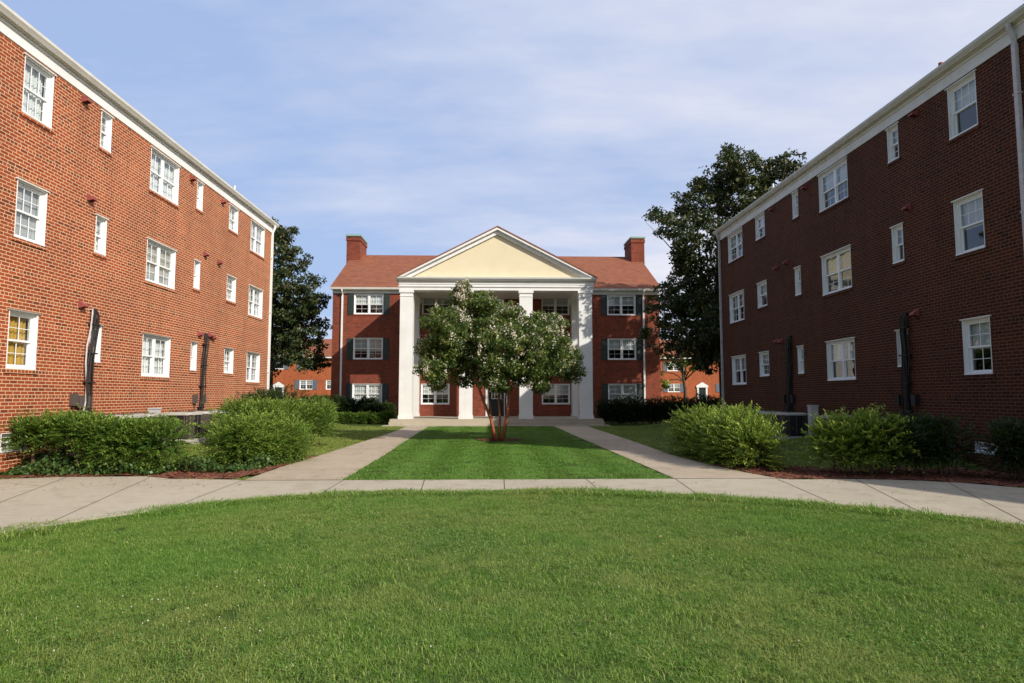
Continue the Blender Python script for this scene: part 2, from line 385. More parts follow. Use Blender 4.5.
LANDING = [(-5.6, 34.286), (6.2, 34.286), (6.2, 35.0), (-5.6, 35.0)]
MULCH_L = [(-12.5, 13.0), (-9.5, 13.0), (-8.4, 13.3), (-6.75, 13.34), (-6.1, 12.95), (-4.8, 12.78), (-4.66, 14.9), (-4.55, 17.6), (-5.6, 17.4), (-6.2, 15.2), (-12.5, 15.3)]
MULCH_R = [(5.25, 13.6), (5.5, 12.7), (5.66, 12.5), (6.9, 12.52), (7.8, 12.32), (8.6, 11.9), (9.9, 10.8), (10.5, 12.2), (10.5, 13.8), (7.0, 14.4), (6.4, 15.2), (5.3, 15.4), (5.0, 15.2)]
def inside(px, py, poly):
    r = np.zeros(len(px), bool); n = len(poly)
    for i in range(n):
        x1, y1 = poly[i]; x2, y2 = poly[(i+1) % n]
        if y1 == y2: continue
        c = ((y1 > py) != (y2 > py)) & (px < (x2-x1)*(py-y1)/(y2-y1)+x1); r ^= c
    return r
def slab(name, poly, top, bot, mat, kind='structure', ground=False):
    import bmesh
    bm = bmesh.new(); vs_ = [bm.verts.new((x, y, top)) for x, y in poly]; f = bm.faces.new(vs_)
    if f.normal.z < 0: f.normal_flip()
    g = bmesh.ops.extrude_face_region(bm, geom=[f])
    for e in g['geom']:
        if isinstance(e, bmesh.types.BMVert): e.co.z = bot
    bmesh.ops.triangulate(bm, faces=[x for x in bm.faces if len(x.verts) > 4]); bmesh.ops.recalc_face_normals(bm, faces=bm.faces[:])
    me = bpy.data.meshes.new(name); bm.to_mesh(me); bm.free(); me.materials.append(mat)
    o = bpy.data.objects.new(name, me); COL.objects.link(o); return tag(o, kind=kind)
slab('pavement', SIDEWALK, .025, -.12, M['concrete'])
slab('path', WALK_L, .029, -.12, M['concrete_walk'])
slab('path', WALK_R, .029, -.12, M['concrete_walk'])
slab('path', LANDING, .06, -.12, M['concrete'])
jb = MB()
def joint(a, b, w=.016, z=.0275):
    a = Vector((*a, 0)); b = Vector((*b, 0)); d = (b-a).normalized(); n_ = Vector((-d.y, d.x, 0))*w/2
    p = [a+n_, b+n_, b-n_, a-n_]; jb.quad(*[(v.x, v.y, z) for v in p])
for a, b in [((-1.24, 12.59), (-1.15, 11.0)), ((.25, 12.59), (.23, 11.06)), ((1.80, 12.59), (1.81, 10.94)), ((3.50, 12.59), (3.28, 10.4)), ((5.44, 12.59), (4.93, 9.15)), ((6.89, 12.45), (5.69, 8.49)), ((-2.75, 12.59), (-2.73, 10.7)), ((-4.62, 12.6), (-4.5, 9.6)), ((-6.57, 13.1), (-5.44, 8.39)), ((8.3, 11.9), (6.4, 7.6)), ((-8.2, 13.2), (-6.2, 6.8)), ((10.5, 9.9), (7.2, 5.8))]: joint(a, b)
joint((-4.6, 12.6), (-2.8, 12.6), .02, .0295+.002); joint((3.5, 12.6), (5.48, 12.6), .02, .0315)
crack = [(7.45, 11.5), (7.6, 11.1), (7.85, 10.9), (7.8, 10.55), (8.0, 10.2), (7.95, 9.9)]
for a, b in zip(crack, crack[1:]): joint(a, b, .01)
crack = [(-9.4, 12.1), (-8.6, 12.3), (-7.8, 11.9)]
for a, b in zip(crack, crack[1:]): joint(a, b, .007)
for y in np.arange(14.4, 34, 1.85):
    joint((np.interp(y, [12.6, 14.9, 17.8, 21.3, 28.6, 34.3], [-4.6, -4.6, -4.48, -4.4, -4.2, -4.28]), y), (np.interp(y, [12.6, 18, 28, 34.3], [-2.82, -2.88, -3.1, -3.22]), y), .012, .0315)
    joint((np.interp(y, [12.6, 28, 34.3], [3.52, 3.32, 3.29]), y), (np.interp(y, [12.6, 13.6, 15.5, 17.9, 22, 34], [5.46, 5.18, 4.93, 4.78, 4.88, 4.93]), y), .012, .0315)
tag(jb.build('pavement_joints', M['joint']), kind='structure')

# mulch beds draped on the ground + loose chips (uncountable)
def draped(name, poly, mat, lift=.012, step=.18):
    xs = [p[0] for p in poly]; ys = [p[1] for p in poly]
    X, Y = np.meshgrid(np.arange(min(xs), max(xs), step), np.arange(min(ys), max(ys), step))
    b = MB(); cxs = X.ravel(); cys = Y.ravel(); ok = inside(cxs, cys, poly)
    for x, y in zip(cxs[ok], cys[ok]):
        pts = [(x-step/2, y-step/2), (x+step/2, y-step/2), (x+step/2, y+step/2), (x-step/2, y+step/2)]
        b.quad(*[(a, c, float(gz(a, c))+lift+.018*math.sin(a*7.1)*math.cos(c*6.3)+.012) for a, c in pts])
    V = np.array(b.v).reshape(-1, 3)
    n = int(len(b.f)*13); k = rng.integers(0, len(b.f), n); base = V[k*4]+np.c_[rng.uniform(0, step, n), rng.uniform(0, step, n), np.full(n, .012)]
    th = rng.uniform(0, 6.28, n); L = rng.uniform(.015, .045, n); w = rng.uniform(.006, .014, n); tl = rng.uniform(-.5, .5, n)
    d = np.c_[np.cos(th), np.sin(th), tl*.6]; s = np.c_[-np.sin(th), np.cos(th), rng.uniform(-.5, .5, n)]
    for i in range(n):
        c = base[i]; a = d[i]*L[i]; e = s[i]*w[i]
        b.quad(c-a-e, c+a-e, c+a+e, c-a+e, 1)
    return tag(b.build(name, [mat, M['chips']]), 'reddish bark mulch spread in the bed beside the pavement', 'mulch', None, 'stuff')
draped('mulch', MULCH_L, M['mulch'])['label'] = 'reddish bark mulch in the bed in front of the sunlit brick wall'
draped('mulch', MULCH_R, M['mulch'])['label'] = 'reddish bark mulch in the bed in front of the shaded brick wall'
ring = [(.32+.85*math.cos(t)*(1+.12*math.sin(3*t)), 23.5+.6*math.sin(t)) for t in np.linspace(0, 6.28, 20)[:-1]]
draped('mulch', ring, M['mulch'], .03)['label'] = 'small ring of bare mulch round the foot of the flowering tree'

# ------------------------------------------------------------------ grass
def blade_clump(seed, n, rad, hmin, hmax, w, comb=None):
    r = np.random.default_rng(seed)
    a = r.uniform(0, 6.283, n); rr = rad*np.sqrt(r.uniform(0, 1, n)); bx = rr*np.cos(a); by = rr*np.sin(a)
    th = r.uniform(0, 6.283, n) if comb is None else r.normal(0, comb, n); h = r.uniform(hmin, hmax, n); lean = r.uniform(.3, 2.0, n)*h
    dx, dy = np.cos(th), np.sin(th); ww = w*r.uniform(.7, 1.3, n)
    wt = th+r.uniform(1.0, 2.1, n); wx, wy = np.cos(wt)*ww/2, np.sin(wt)*ww/2
    V = np.zeros((n*2, 4, 3)); T = np.zeros(n*2)
    m = .55
    mid = np.c_[bx+dx*lean*.35, by+dy*lean*.35, h*m]; tip = np.c_[bx+dx*lean, by+dy*lean, h*(1-.25*lean/h)]
    b0 = np.c_[bx-wx, by-wy, np.full(n, -.01)]; b1 = np.c_[bx+wx, by+wy, np.full(n, -.01)]
    m0 = mid-np.c_[wx, wy, 0*wx]*.8; m1 = mid+np.c_[wx, wy, 0*wx]*.8
    t0 = tip-np.c_[wx, wy, 0*wx]*.12; t1 = tip+np.c_[wx, wy, 0*wx]*.12
    V[0::2] = np.stack([b0, b1, m1, m0], 1); V[1::2] = np.stack([m0, m1, t1, t0], 1)
    t = np.clip(r.normal(.45, .27, n), 0, .9); t = np.where(r.uniform(0, 1, n) < .07, 1., t); T[0::2] = t; T[1::2] = t
    return numpy_mesh('blade_clump', V.reshape(-1, 3), 4, M['grass'], T)

def scatter(name, pts, rot, scl, variants, label):
    coll = bpy.data.collections.new(name+'_tufts')
    for k, me in enumerate(variants):
        o = bpy.data.objects.new('tuft', me); coll.objects.link(o)
    me = bpy.data.meshes.new(name); me.vertices.add(len(pts)); me.vertices.foreach_set('co', pts.astype(np.float32).ravel())
    for nm, val in (('rot', rot), ('scl', scl)):
        a = me.attributes.new(nm, 'FLOAT', 'POINT'); a.data.foreach_set('value', val.astype(np.float32))
    me.update()
    o = bpy.data.objects.new(name, me); COL.objects.link(o)
    g = bpy.data.node_groups.new(name+'_nodes', 'GeometryNodeTree')
    g.interface.new_socket('Geometry', in_out='INPUT', socket_type='NodeSocketGeometry'); g.interface.new_socket('Geometry', in_out='OUTPUT', socket_type='NodeSocketGeometry')
    N = g.nodes; Lk = g.links
    gi = N.new('NodeGroupInput'); go = N.new('NodeGroupOutput'); ip = N.new('GeometryNodeInstanceOnPoints'); ci = N.new('GeometryNodeCollectionInfo')
    ci.inputs['Collection'].default_value = coll; ci.inputs['Separate Children'].default_value = True; ci.inputs['Reset Children'].default_value = True
    ip.inputs['Pick Instance'].default_value = True
    ar = N.new('GeometryNodeInputNamedAttribute'); ar.data_type = 'FLOAT'; ar.inputs[0].default_value = 'rot'
    asx = N.new('GeometryNodeInputNamedAttribute'); asx.data_type = 'FLOAT'; asx.inputs[0].default_value = 'scl'
    cx = N.new('ShaderNodeCombineXYZ'); Lk.new(ar.outputs[0], cx.inputs[2])
    Lk.new(gi.outputs[0], ip.inputs['Points']); Lk.new(ci.outputs[0], ip.inputs['Instance']); Lk.new(cx.outputs[0], ip.inputs['Rotation']); Lk.new(asx.outputs[0], ip.inputs['Scale'])
    Lk.new(ip.outputs[0], go.inputs[0])
    md = o.modifiers.new('scatter', 'NODES'); md.node_group = g
    return tag(o, label, 'grass', None, 'stuff')
BLOCK = [SIDEWALK, WALK_L, WALK_R, LANDING, MULCH_L, MULCH_R, ring]
def grass_points(x0, x1, y0, y1, dens, wedge=None):
    n = int((x1-x0)*(y1-y0)*dens); x = rng.uniform(x0, x1, n); y = rng.uniform(y0, y1, n)
    ok = np.ones(n, bool)
    if wedge: ok &= np.abs(x) < .86*y+wedge
    for p in BLOCK: ok &= ~inside(x, y, p)
    ok &= ~((x < -9.6) & (y > 12.2) & (y < 29.2)) & ~((x > 10.45) & (y > 12.2) & (y < 29.9))
    return x[ok], y[ok]
va = [blade_clump(100+k, 130, .15, .024, .050, .0038) for k in range(6)]
x, y = grass_points(-9, 9.5, 2.6, 11.3, 92, 1.2)
# ragged longer tufts along the pavement edge
ne = np.array(near_edge); seg = np.linalg.norm(np.diff(ne, axis=0), axis=1); cs = np.r_[0, np.cumsum(seg)]
tt = rng.uniform(3, cs[-1]-3, 1500); ex = np.interp(tt, cs, ne[:, 0]); ey = np.interp(tt, cs, ne[:, 1])-rng.uniform(-.05, .08, 1500)
X = np.r_[x, ex]; Y = np.r_[y, ey]; Z = gz(X, Y)
sc = np.r_[rng.uniform(.75, 1.15, len(x)), rng.uniform(.6, 1.2, len(ex))]
te = rng.uniform(3, cs[-1]-3, 900); X = np.r_[X, np.interp(te, cs, ne[:, 0])]; Y = np.r_[Y, np.interp(te, cs, ne[:, 1])-rng.uniform(-.03, .12, 900)]; Z = gz(X, Y); sc = np.r_[sc, rng.uniform(.9, 1.9, 900)*np.where(rng.uniform(0, 1, 900) < .3, 1.3, .8)]
# slowly varying height, taller weedy patches toward the bottom corners
hn = .5+.5*np.sin(X*1.7+np.sin(Y*2.1)*1.3)*np.sin(Y*1.3+X*.6); sc *= .85+.35*hn
scatter('grass', np.c_[X, Y, Z], rng.uniform(0, 6.28, len(X)), sc, va, 'broad foreground lawn of short patchy green grass')
vb = [blade_clump(200+k, 60, .2, .03, .07, .009) for k in range(5)]
x, y = grass_points(-14, 14, 12.4, 24, 30); x2, y2 = grass_points(-14, 14, 24, 34.3, 20)
X = np.r_[x, x2]; Y = np.r_[y, y2]
inn = (X > -3.3) & (X < 3.6)
scatter('grass', np.c_[X, Y, gz(X, Y)][~inn], rng.uniform(0, 6.28, (~inn).sum()), rng.uniform(.6, 1.1, (~inn).sum()), vb, 'dry side lawns between the pavement, the paths and the brick blocks')
# the inner lawn was mown in strips: blades combed alternately away and back
vc = [blade_clump(300+k, 75, .2, .03, .06, .009, 2.0) for k in range(5)]
xi, yi = X[inn], Y[inn]; dirn = np.where(np.floor((xi+3.3)/.62).astype(int) % 2 == 0, math.pi/2, -math.pi/2)
scatter('grass', np.c_[xi, yi, gz(xi, yi)], dirn+rng.normal(0, .3, len(xi)), rng.uniform(.7, 1.1, len(xi)), vc, 'mown inner lawn under the white-flowering tree')
# clover heads
cn = 45; cxy = np.r_[np.c_[rng.normal(-2.35, .45, cn), rng.normal(5.3, .45, cn)], np.c_[rng.uniform(-4, 3, 16), rng.uniform(4, 8, 16)]]
b = MB()
for x, y in cxy:
    z = float(gz(x, y))+rng.uniform(.025, .045); r = rng.uniform(.0025, .0045)
    for k in range(3):
        a = rng.uniform(0, 6.28); dx, dy = r*math.cos(a), r*math.sin(a)
        b.quad((x-dx, y-dy, z-r), (x+dx, y+dy, z-r), (x+dx, y+dy, z+r), (x-dx, y-dy, z+r))
    b.quad((x-r, y-r, z), (x+r, y-r, z), (x+r, y+r, z), (x-r, y+r, z))
# low broad-leaved weeds and clover leaves in drifts
nw = 16000; cxw = rng.uniform(-5, 5, 26); cyw = rng.uniform(3.6, 8.5, 26); kk = rng.integers(0, 26, nw)
wx_ = cxw[kk]+rng.normal(0, .38, nw); wy_ = cyw[kk]+rng.normal(0, .28, nw); okw = (wy_ > 2.8)
for p_ in (SIDEWALK,): okw &= ~inside(wx_, wy_, p_)
wx_, wy_ = wx_[okw], wy_[okw]
M['weed'] = leaf_mat('weed_leaf', (.045, .12, .02), (.10, .21, .035), (.22, .34, .07), .5, .3, .3)
wa = unit(rng.normal(size=(len(wx_), 3))*np.array([1, 1, .35])); ws = unit(np.cross(wa, [0, 0, 1.])); C_ = np.c_[wx_, wy_, gz(wx_, wy_)+rng.uniform(.015, .048, len(wx_))]
ll_ = rng.uniform(.007, .013, len(wx_))[:, None]
Vw = np.stack([C_-wa*ll_, C_+ws*ll_*.8, C_+wa*ll_, C_-ws*ll_*.8], 1).reshape(-1, 3)
tag(link_mesh('weeds', numpy_mesh('weeds', Vw, 4, M['weed'], np.clip(rng.normal(.45, .25, len(wx_)), 0, 1))), 'drifts of low clover and broad-leaved weeds in the foreground lawn', 'weeds', None, 'stuff')
tag(b.build('clover_flowers', M['blossom']), 'scattered small white clover heads in the foreground lawn', 'clover', None, 'stuff')

# a few fallen leaves and clippings on the paving and lawn
nf = 420; fx = rng.uniform(-8.5, 8.5, nf); fy = rng.uniform(7.0, 16, nf); near_bed = rng.uniform(0, 1, nf) < .45
fx = np.where(near_bed, np.where(rng.uniform(0, 1, nf) < .5, rng.uniform(-8.5, -4.3, nf), rng.uniform(5.0, 9.0, nf)), fx); fy = np.where(near_bed, rng.normal(12.5, .55, nf), fy)
fa = rng.uniform(0, 6.283, nf); fl = rng.uniform(.012, .032, nf)[:, None]; A_ = np.c_[np.cos(fa), np.sin(fa), rng.uniform(-.1, .3, nf)]; S_ = np.c_[-np.sin(fa), np.cos(fa), rng.uniform(-.2, .4, nf)]
Cf = np.c_[fx, fy, np.full(nf, .040)]
Vf = np.stack([Cf-A_*fl, Cf+S_*fl*.5, Cf+A_*fl, Cf-S_*fl*.5], 1).reshape(-1, 3)
M['litter'] = leaf_mat('dry_leaf', (.12, .06, .025), (.22, .13, .05), (.30, .24, .09), .8, .1, .1)
tag(link_mesh('fallen_leaves', numpy_mesh('fallen_leaves', Vf, 4, M['litter'], rng.uniform(0, 1, nf))), 'a sprinkle of small dry leaves on the pavement by the beds', 'leaf litter', None, 'stuff')
# ------------------------------------------------------------------ windows
_cache = {}
def window_meshes(w, h, double, cols, rows, blind, drop, deep, openlow=False):
    """local frame: x along the wall from the centre, y inward, z up from the opening's bottom"""
    key = (round(w, 3), round(h, 3), double, cols, rows, blind, drop, deep, openlow)
    if key in _cache: return _cache[key]
    f = MB(); J = min(.055, w*.14); d0 = -.012; d1 = deep
    # jamb liners, head and sill (one white frame set in the brick opening)
    T = .012; dm = d1-.055; Z = .065
    f.box(-w/2, -w/2+T, d0, dm, 0, h); f.box(w/2-T, w/2, d0, dm, 0, h); f.box(-w/2+T, w/2-T, d0+.003, dm, h-T, h)
    f.box(-w/2, -w/2+J, dm, d1+.05, 0, h); f.box(w/2-J, w/2, dm, d1+.05, 0, h)
    f.box(-w/2+J, w/2-J, dm+.003, d1+.05, h-J, h)
    f.prism([(-.022, -.004), (-.022, .03), (dm, Z-.01), (d1+.05, Z-.01), (d1+.05, -.004)], -w/2-.004, w/2+.004, 'x')
    g = MB(); bays = [(-w/2+J, w/2-J)]
    if double:
        mw = .075; f.box(-mw/2, mw/2, dm+.012, d1+.05, .05, h-J); bays = [(-w/2+J, -mw/2), (mw/2, w/2-J)]
    z0, z1 = .052, h-J; zm = (z0+z1)/2
    for (a, c) in bays:
        for (za, zb, yy) in ((zm-.02, z1, d1-.035), (z0, zm+.02, d1)):
            s = min(.042, (c-a)*.16)
            f.box(a, a+s, yy, yy+.03, za, zb); f.box(c-s, c, yy, yy+.03, za, zb)
            f.box(a+s, c-s, yy+.001, yy+.029, za, za+s); f.box(a+s, c-s, yy+.001, yy+.029, zb-s, zb)
            if not (openlow and yy == d1):
                for k in range(1, cols):
                    xx = a+s+(c-a-2*s)*k/cols; f.box(xx-.0065, xx+.0065, yy+.006, yy+.02, za+s, zb-s)
                for k in range(1, rows):
                    zz_ = za+s+(zb-za-2*s)*k/rows; f.box(a+s, c-s, yy+.0065, yy+.0195, zz_-.0065, zz_+.0065)
            g.quad((a+s, yy+.012, za+s), (c-s, yy+.012, za+s), (c-s, yy+.012, zb-s), (a+s, yy+.012, zb-s))
    cu = MB()
    if blind and drop > 0:
        top = z1-.01; bot = z1-(z1-z0)*drop+.01; nn = 28 if blind in ('sheer', 'yellowblind') else 0
        for (a, c) in bays:
            if nn:
                xs = np.linspace(a+.01, c-.01, nn)
                ys = d1+.075+.018*np.sin(xs*55+w*7)+.008*np.sin(xs*23)
                for i in range(nn-1): cu.quad((xs[i], ys[i], bot), (xs[i+1], ys[i+1], bot), (xs[i+1], ys[i+1], top), (xs[i], ys[i], top))
            else:
                zc = top
                while zc > bot:
                    cu.quad((a+.01, d1+.05, zc), (c-.01, d1+.05, zc), (c-.01, d1+.062, zc-.033), (a+.01, d1+.062, zc-.033)); zc -= .036
    r = (f.mesh('window', M['vinyl']), g.mesh('pane', M['glass']), cu.mesh('curtain', M[blind]) if cu.f else None)
    _cache[key] = r; return r
def window(parent, loc, rz, w, h, double=False, cols=2, rows=2, blind='blind', drop=1., deep=.1, openlow=False, name='window'):
    a, g, c = window_meshes(w, h, double, cols, rows, blind, drop, deep, openlow)
    po = parent_origin(parent); o = link_mesh(name, a, parent, Vector(loc)-po, rz)
    link_mesh('pane', g, o)
    if c: link_mesh('curtain', c, o)
    return o
def wall_quads(b, P, u0, u1, v0, v1, holes, depth, m=0):
    us = sorted({u0, u1, *[h[0] for h in holes], *[h[1] for h in holes]}); vs = sorted({v0, v1, *[h[2] for h in holes], *[h[3] for h in holes]})
    us = [u for u in us if u0 <= u <= u1]; vs = [v for v in vs if v0 <= v <= v1]
    for i in range(len(us)-1):
        for j in range(len(vs)-1):
            cu, cv = (us[i]+us[i+1])/2, (vs[j]+vs[j+1])/2
            if any(h[0] < cu < h[1] and h[2] < cv < h[3] for h in holes): continue
            b.quad(P(us[i], vs[j], 0), P(us[i+1], vs[j], 0), P(us[i+1], vs[j+1], 0), P(us[i], vs[j+1], 0), m)
    for a, c, e, f in holes:
        for p, q_ in (((a, e), (c, e)), ((c, e), (c, f)), ((c, f), (a, f)), ((a, f), (a, e))):
            b.quad(P(*p, 0), P(*q_, 0), P(*q_, depth), P(*p, depth), m)

# ------------------------------------------------------------------ the two side buildings
def side_building(sgn, aX, ystart, yend, cols, tops, bots, sbots, frz, eave, label, corner_pipes, vents, conduits, bwins, pipes, blindfn):
    """sgn -1: left of the court (wall faces +X); +1: right (wall faces -X)"""
    D = 12.0; n = -sgn      # outward normal in x
    root = empty('apartment_building', (aX+sgn*D/2, (ystart+yend)/2, 0), label, 'building')
    P = lambda u, v, d: (aX+sgn*d, u, v)
    holes = []; wins = []
    for ci, (c0, c1, dbl, small) in enumerate(cols):
        for r in range(3):
            a, c = c0, c1
            if r == 2 and not small and c1-c0 > .8: c = c1-.10*(1 if dbl else .6)
            zb = (sbots if small else bots)[r]
            holes.append((a, c, zb, tops[r])); wins.append((a, c, zb, tops[r], dbl, small, ci, r))
    for (a, c, e, f) in bwins: holes.append((a, c, e, f)); wins.append((a, c, e, f, False, False, 9, 3))
    b = MB(); wall_quads(b, P, ystart, yend, -.3, eave, holes, .2)
    for yy, s in ((ystart, 1), (yend, -1)):     # gable end walls
        Q = lambda u, v, d: (aX+sgn*u, yy, v)
        b.quad(Q(0, -.3, 0), Q(D, -.3, 0), Q(D, eave, 0), Q(0, eave, 0)); b.poly([Q(0, eave, 0), Q(D, eave, 0), Q(D/2, eave+D/2*.42, 0)])
    b.quad(P(ystart, -.3, D), P(yend, -.3, D), P(yend, eave, D), P(ystart, eave, D))
    # rowlock sills under each window and soldier course stubs stand slightly proud
    for a, c, e, f, dbl, small, ci, r in wins:
        if r < 3:
            x0, x1 = sorted((aX-sgn*.028, aX+sgn*.05)); b.box(x0, x1, a-.06, c+.06, e-.085, e-.008)
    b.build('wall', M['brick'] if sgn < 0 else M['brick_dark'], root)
    b = MB()
    for z in (3.45, 6.2): b.quad(P(ystart+.3, z, .6), P(yend-.3, z, .6), P(yend-.3, z, D-.3), P(ystart+.3, z, D-.3))
    for y_ in np.arange(ystart+3.2, yend, 3.4): b.quad(P(y_, -.2, .65), P(y_, eave-.1, .65), P(y_, eave-.1, D-.3), P(y_, -.2, D-.3))
    b.quad(P(ystart+.3, -.2, 4), P(yend-.3, -.2, 4), P(yend-.3, eave-.1, 4), P(ystart+.3, eave-.1, 4))
    b.build('inner_partition', M['roomdark'], root)
    rz = R_(90) if sgn < 0 else R_(-90)
    for a, c, e, f, dbl, small, ci, r in wins:
        w, h = c-a, f-e; bl, dr, op = blindfn(ci, r)
        cl_ = (1 if w < .55 else 2) if small else (2 if dbl else 3)
        if r == 3: cl_ = 2
        if ci == 0 and r == 2: cl_ = 2
        window(root, (aX, (a+c)/2, e), rz, w, h, dbl, cl_, 2 if r < 3 else 1, bl, dr, .11, op)
        if r < 3:      # thin head flashing, seen as a light line that overshoots the opening
            hb = MB(); x0, x1 = sorted((aX-sgn*.035, aX+sgn*.02)); hb.box(x0, x1, a-.05, c+.05, f+.002, f+.03)
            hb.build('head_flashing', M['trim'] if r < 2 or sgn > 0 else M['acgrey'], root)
    # frieze, soffit, gutter
    b = MB(); x0, x1 = sorted((aX-sgn*.022, aX+sgn*.03)); b.box(x0, x1, ystart-.02, yend+.02, frz, eave-.002)
    x0, x1 = sorted((aX-sgn*.045, aX-sgn*.022)); b.box(x0, x1, ystart-.03, yend+.03, eave-.07, eave-.004)
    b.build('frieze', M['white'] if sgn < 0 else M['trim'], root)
    b = MB(); x0, x1 = sorted((aX-sgn*.10, aX+sgn*.1)); b.box(x0, x1, ystart-.2, yend+.25, eave, eave+.03); b.build('soffit', M['trim'], root)
    b = MB(); g0 = aX-sgn*.09; g1 = aX-sgn*.21
    b.prism([(g0, eave+.015), (g0-sgn*.06, eave+.01), (g0-sgn*.085, eave+.05), (g0-sgn*.12, eave+.10), (g0-sgn*.125, eave+.16), (g0-sgn*.108, eave+.16), (g0-sgn*.09, eave+.10), (g0, eave+.05)], ystart-.3, yend+.28, 'y')
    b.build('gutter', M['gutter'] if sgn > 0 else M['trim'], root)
    b = MB(); e0 = aX-sgn*.16; rx = aX+sgn*D/2; rt = eave+.17+(D/2)*.42; t = .06
    b.prism([(e0, eave+.165), (rx, rt), (aX+sgn*(D+.16), eave+.165), (aX+sgn*(D+.16), eave+.165-t), (rx, rt-t), (e0, eave+.165-t)][::1], ystart-.3, yend+.28, 'y')
    b.build('roof', M['asphalt_roof'], root)
    for yy in corner_pipes:      # downspouts with an offset at the eave
        b = MB(); gx = aX-sgn*.15; wx = aX-sgn*.055
        b.tube([(gx, yy, eave+.03), (gx, yy, eave-.06), (gx-sgn*-.02, yy, eave-.12), (wx, yy, eave-.30), (wx, yy, eave-.42)], .05, 8)
        x0, x1 = sorted((aX-sgn*.012, aX-sgn*.095)); b.box(x0, x1, yy-.045, yy+.045, float(gz(aX, yy))+.1, eave-.40)
        for zb in (2.6, 5.2, 7.6): x0, x1 = sorted((aX-sgn*.006, aX-sgn*.102)); b.box(x0, x1, yy-.075, yy+.075, zb, zb+.03)
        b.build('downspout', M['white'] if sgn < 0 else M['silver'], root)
    for yy, z in vents:
        b = MB(); s = .085; o_ = aX-sgn*.002; pr = aX-sgn*.15
        b.poly([(o_, yy-s, z+s), (o_, yy+s, z+s), (pr, yy+s, z-.01), (pr, yy-s, z-.01)])
        b.poly([(o_, yy-s, z+s), (pr, yy-s, z-.01), (pr, yy-s, z-.05), (o_, yy-s, z-.09)]); b.poly([(o_, yy+s, z+s), (pr, yy+s, z-.01), (pr, yy+s, z-.05), (o_, yy+s, z-.09)])
        b.poly([(pr, yy-s, z-.01), (pr, yy+s, z-.01), (pr, yy+s, z-.05), (pr, yy-s, z-.05)])
        b.build('vent_hood', M['ventred'], root)
    for (yt, yb, z0, single) in conduits:
        b = MB(); nl = 5 if single else 4
        for k in range(nl):
            o_ = (k-nl/2)*.066*(1+.25*(k % 2)); rr = (.030, .022, .027, .018, .024)[k]
            pts = [(aX+sgn*.05, yt-.1+o_*.3, 3.66), (aX-sgn*.08, yt-.06+o_*.5, 3.68), (aX-sgn*(.09+.02*(k % 2)), yt+o_, 3.55)]
            for z in np.linspace(3.2, z0+.25, 7):
                t_ = (3.55-z)/3.3; pts.append((aX-sgn*(.075+.03*(k % 2)), yt+(yb-yt)*t_+o_*(1+.5*math.sin(z*3+k)), z))
            pts.append((aX-sgn*.35, yb+o_*2-.1*(k-2), z0+.12))
            b.tube(pts, rr if k else .02, 8, 1 if (single and k == 0) else 0)
        if sgn > 0: b.box(*sorted((aX-sgn*.004, aX-sgn*.05)), min(yt, yb)-.04, max(yt, yb)+.10, z0+.25, 3.5)
        for zb in (1.2, 1.9, 2.6, 3.3): b.box(*sorted((aX-sgn*.004, aX-sgn*.125)), yt+(yb-yt)*(3.55-zb)/3.3-.16, yt+(yb-yt)*(3.55-zb)/3.3+.16, zb, zb+.03)
        b.build('conduit', [M['black'], M['silver'] if sgn < 0 else M['black']], root)
        for dy in ((-.42, -.2, .12) if single else (-.35, .3)):
            b = MB(); b.box(*sorted((aX-sgn*.003, aX-sgn*.11)), yb+dy-.085, yb+dy+.085, 1.28+abs(dy)*.2, 1.56+abs(dy)*.2)
            b.tube([(aX-sgn*.05, yb+dy, 1.3), (aX-sgn*.05, yb+dy+.02, .9), (aX-sgn*.12, yb+dy+.1, .65)], .014, 6)
            b.build('disconnect_box', M['black'] if sgn > 0 else M['acdark'], root)
    for (x, yy, z, h, mt, r) in pipes:
        zr = eave+.17+abs(x-aX)*.42
        b = MB(); b.tube([(x, yy, zr-.1), (x, yy, z)], r, 10); b.build('vent_pipe', M[mt], root)
    return root
colsL = [(13.52, 14.43, False, False), (16.23, 16.68, False, True), (18.65, 20.33, True, False), (21.62, 22.04, False, True), (24.31, 25.14, False, True), (26.52, 28.09, True, False)]
colsR = [(13.57, 14.45, False, False), (16.33, 16.79, False, True), (18.8, 20.49, True, False), (21.95, 22.36, False, True), (24.74, 25.6, False, True), (27.02, 28.67, True, False)]
def blindL(c, r):
    if c == 0 and r == 2: return ('yellowblind', 1., False)
    return ('blind' if (c+r) % 2 else 'sheer', 1., False)
def blindR(c, r):
    if c == 2 and r == 1: return ('creamblind', .5, False)
    if c == 0 and r == 0: return ('sheer', .5, True)
    if c == 0 and r == 1: return ('blind', .55, True)
    return (('sheer', 'blind')[(c+r) % 2], (.5, .42, .55)[(c*2+r) % 3], (c+2*r) % 3 == 0)
side_building(-1, -9.71, 12.0, 29.07, colsL, (8.67, 6.02, 3.32), (7.45, 4.825, 2.14), (7.75, 5.10, 2.41), 8.76, 9.05,
    'sunlit three-storey red brick apartment block with white windows and downspout at its far corner', [28.98],
    [(15.51, 8.62), (15.91, 6.35), (21.14, 8.6), (23.62, 8.58), (22.35, 6.38), (23.47, 6.33), (15.8, 3.74), (22.15, 3.65), (22.95, 3.68), (23.2, 3.63)],
    [(16.30, 16.08, .35, True), (22.62, 22.3, .35, False)], [(13.5, 14.25, .47, .85), (15.3, 16.0, .47, .8), (19.0, 19.9, .47, .85), (27, 27.9, .5, .85)],
    [(-11, 16.23, 10.30, 0, 'rust', .06), (-11, 28.0, 10.55, 0, 'white', .04)], blindL)
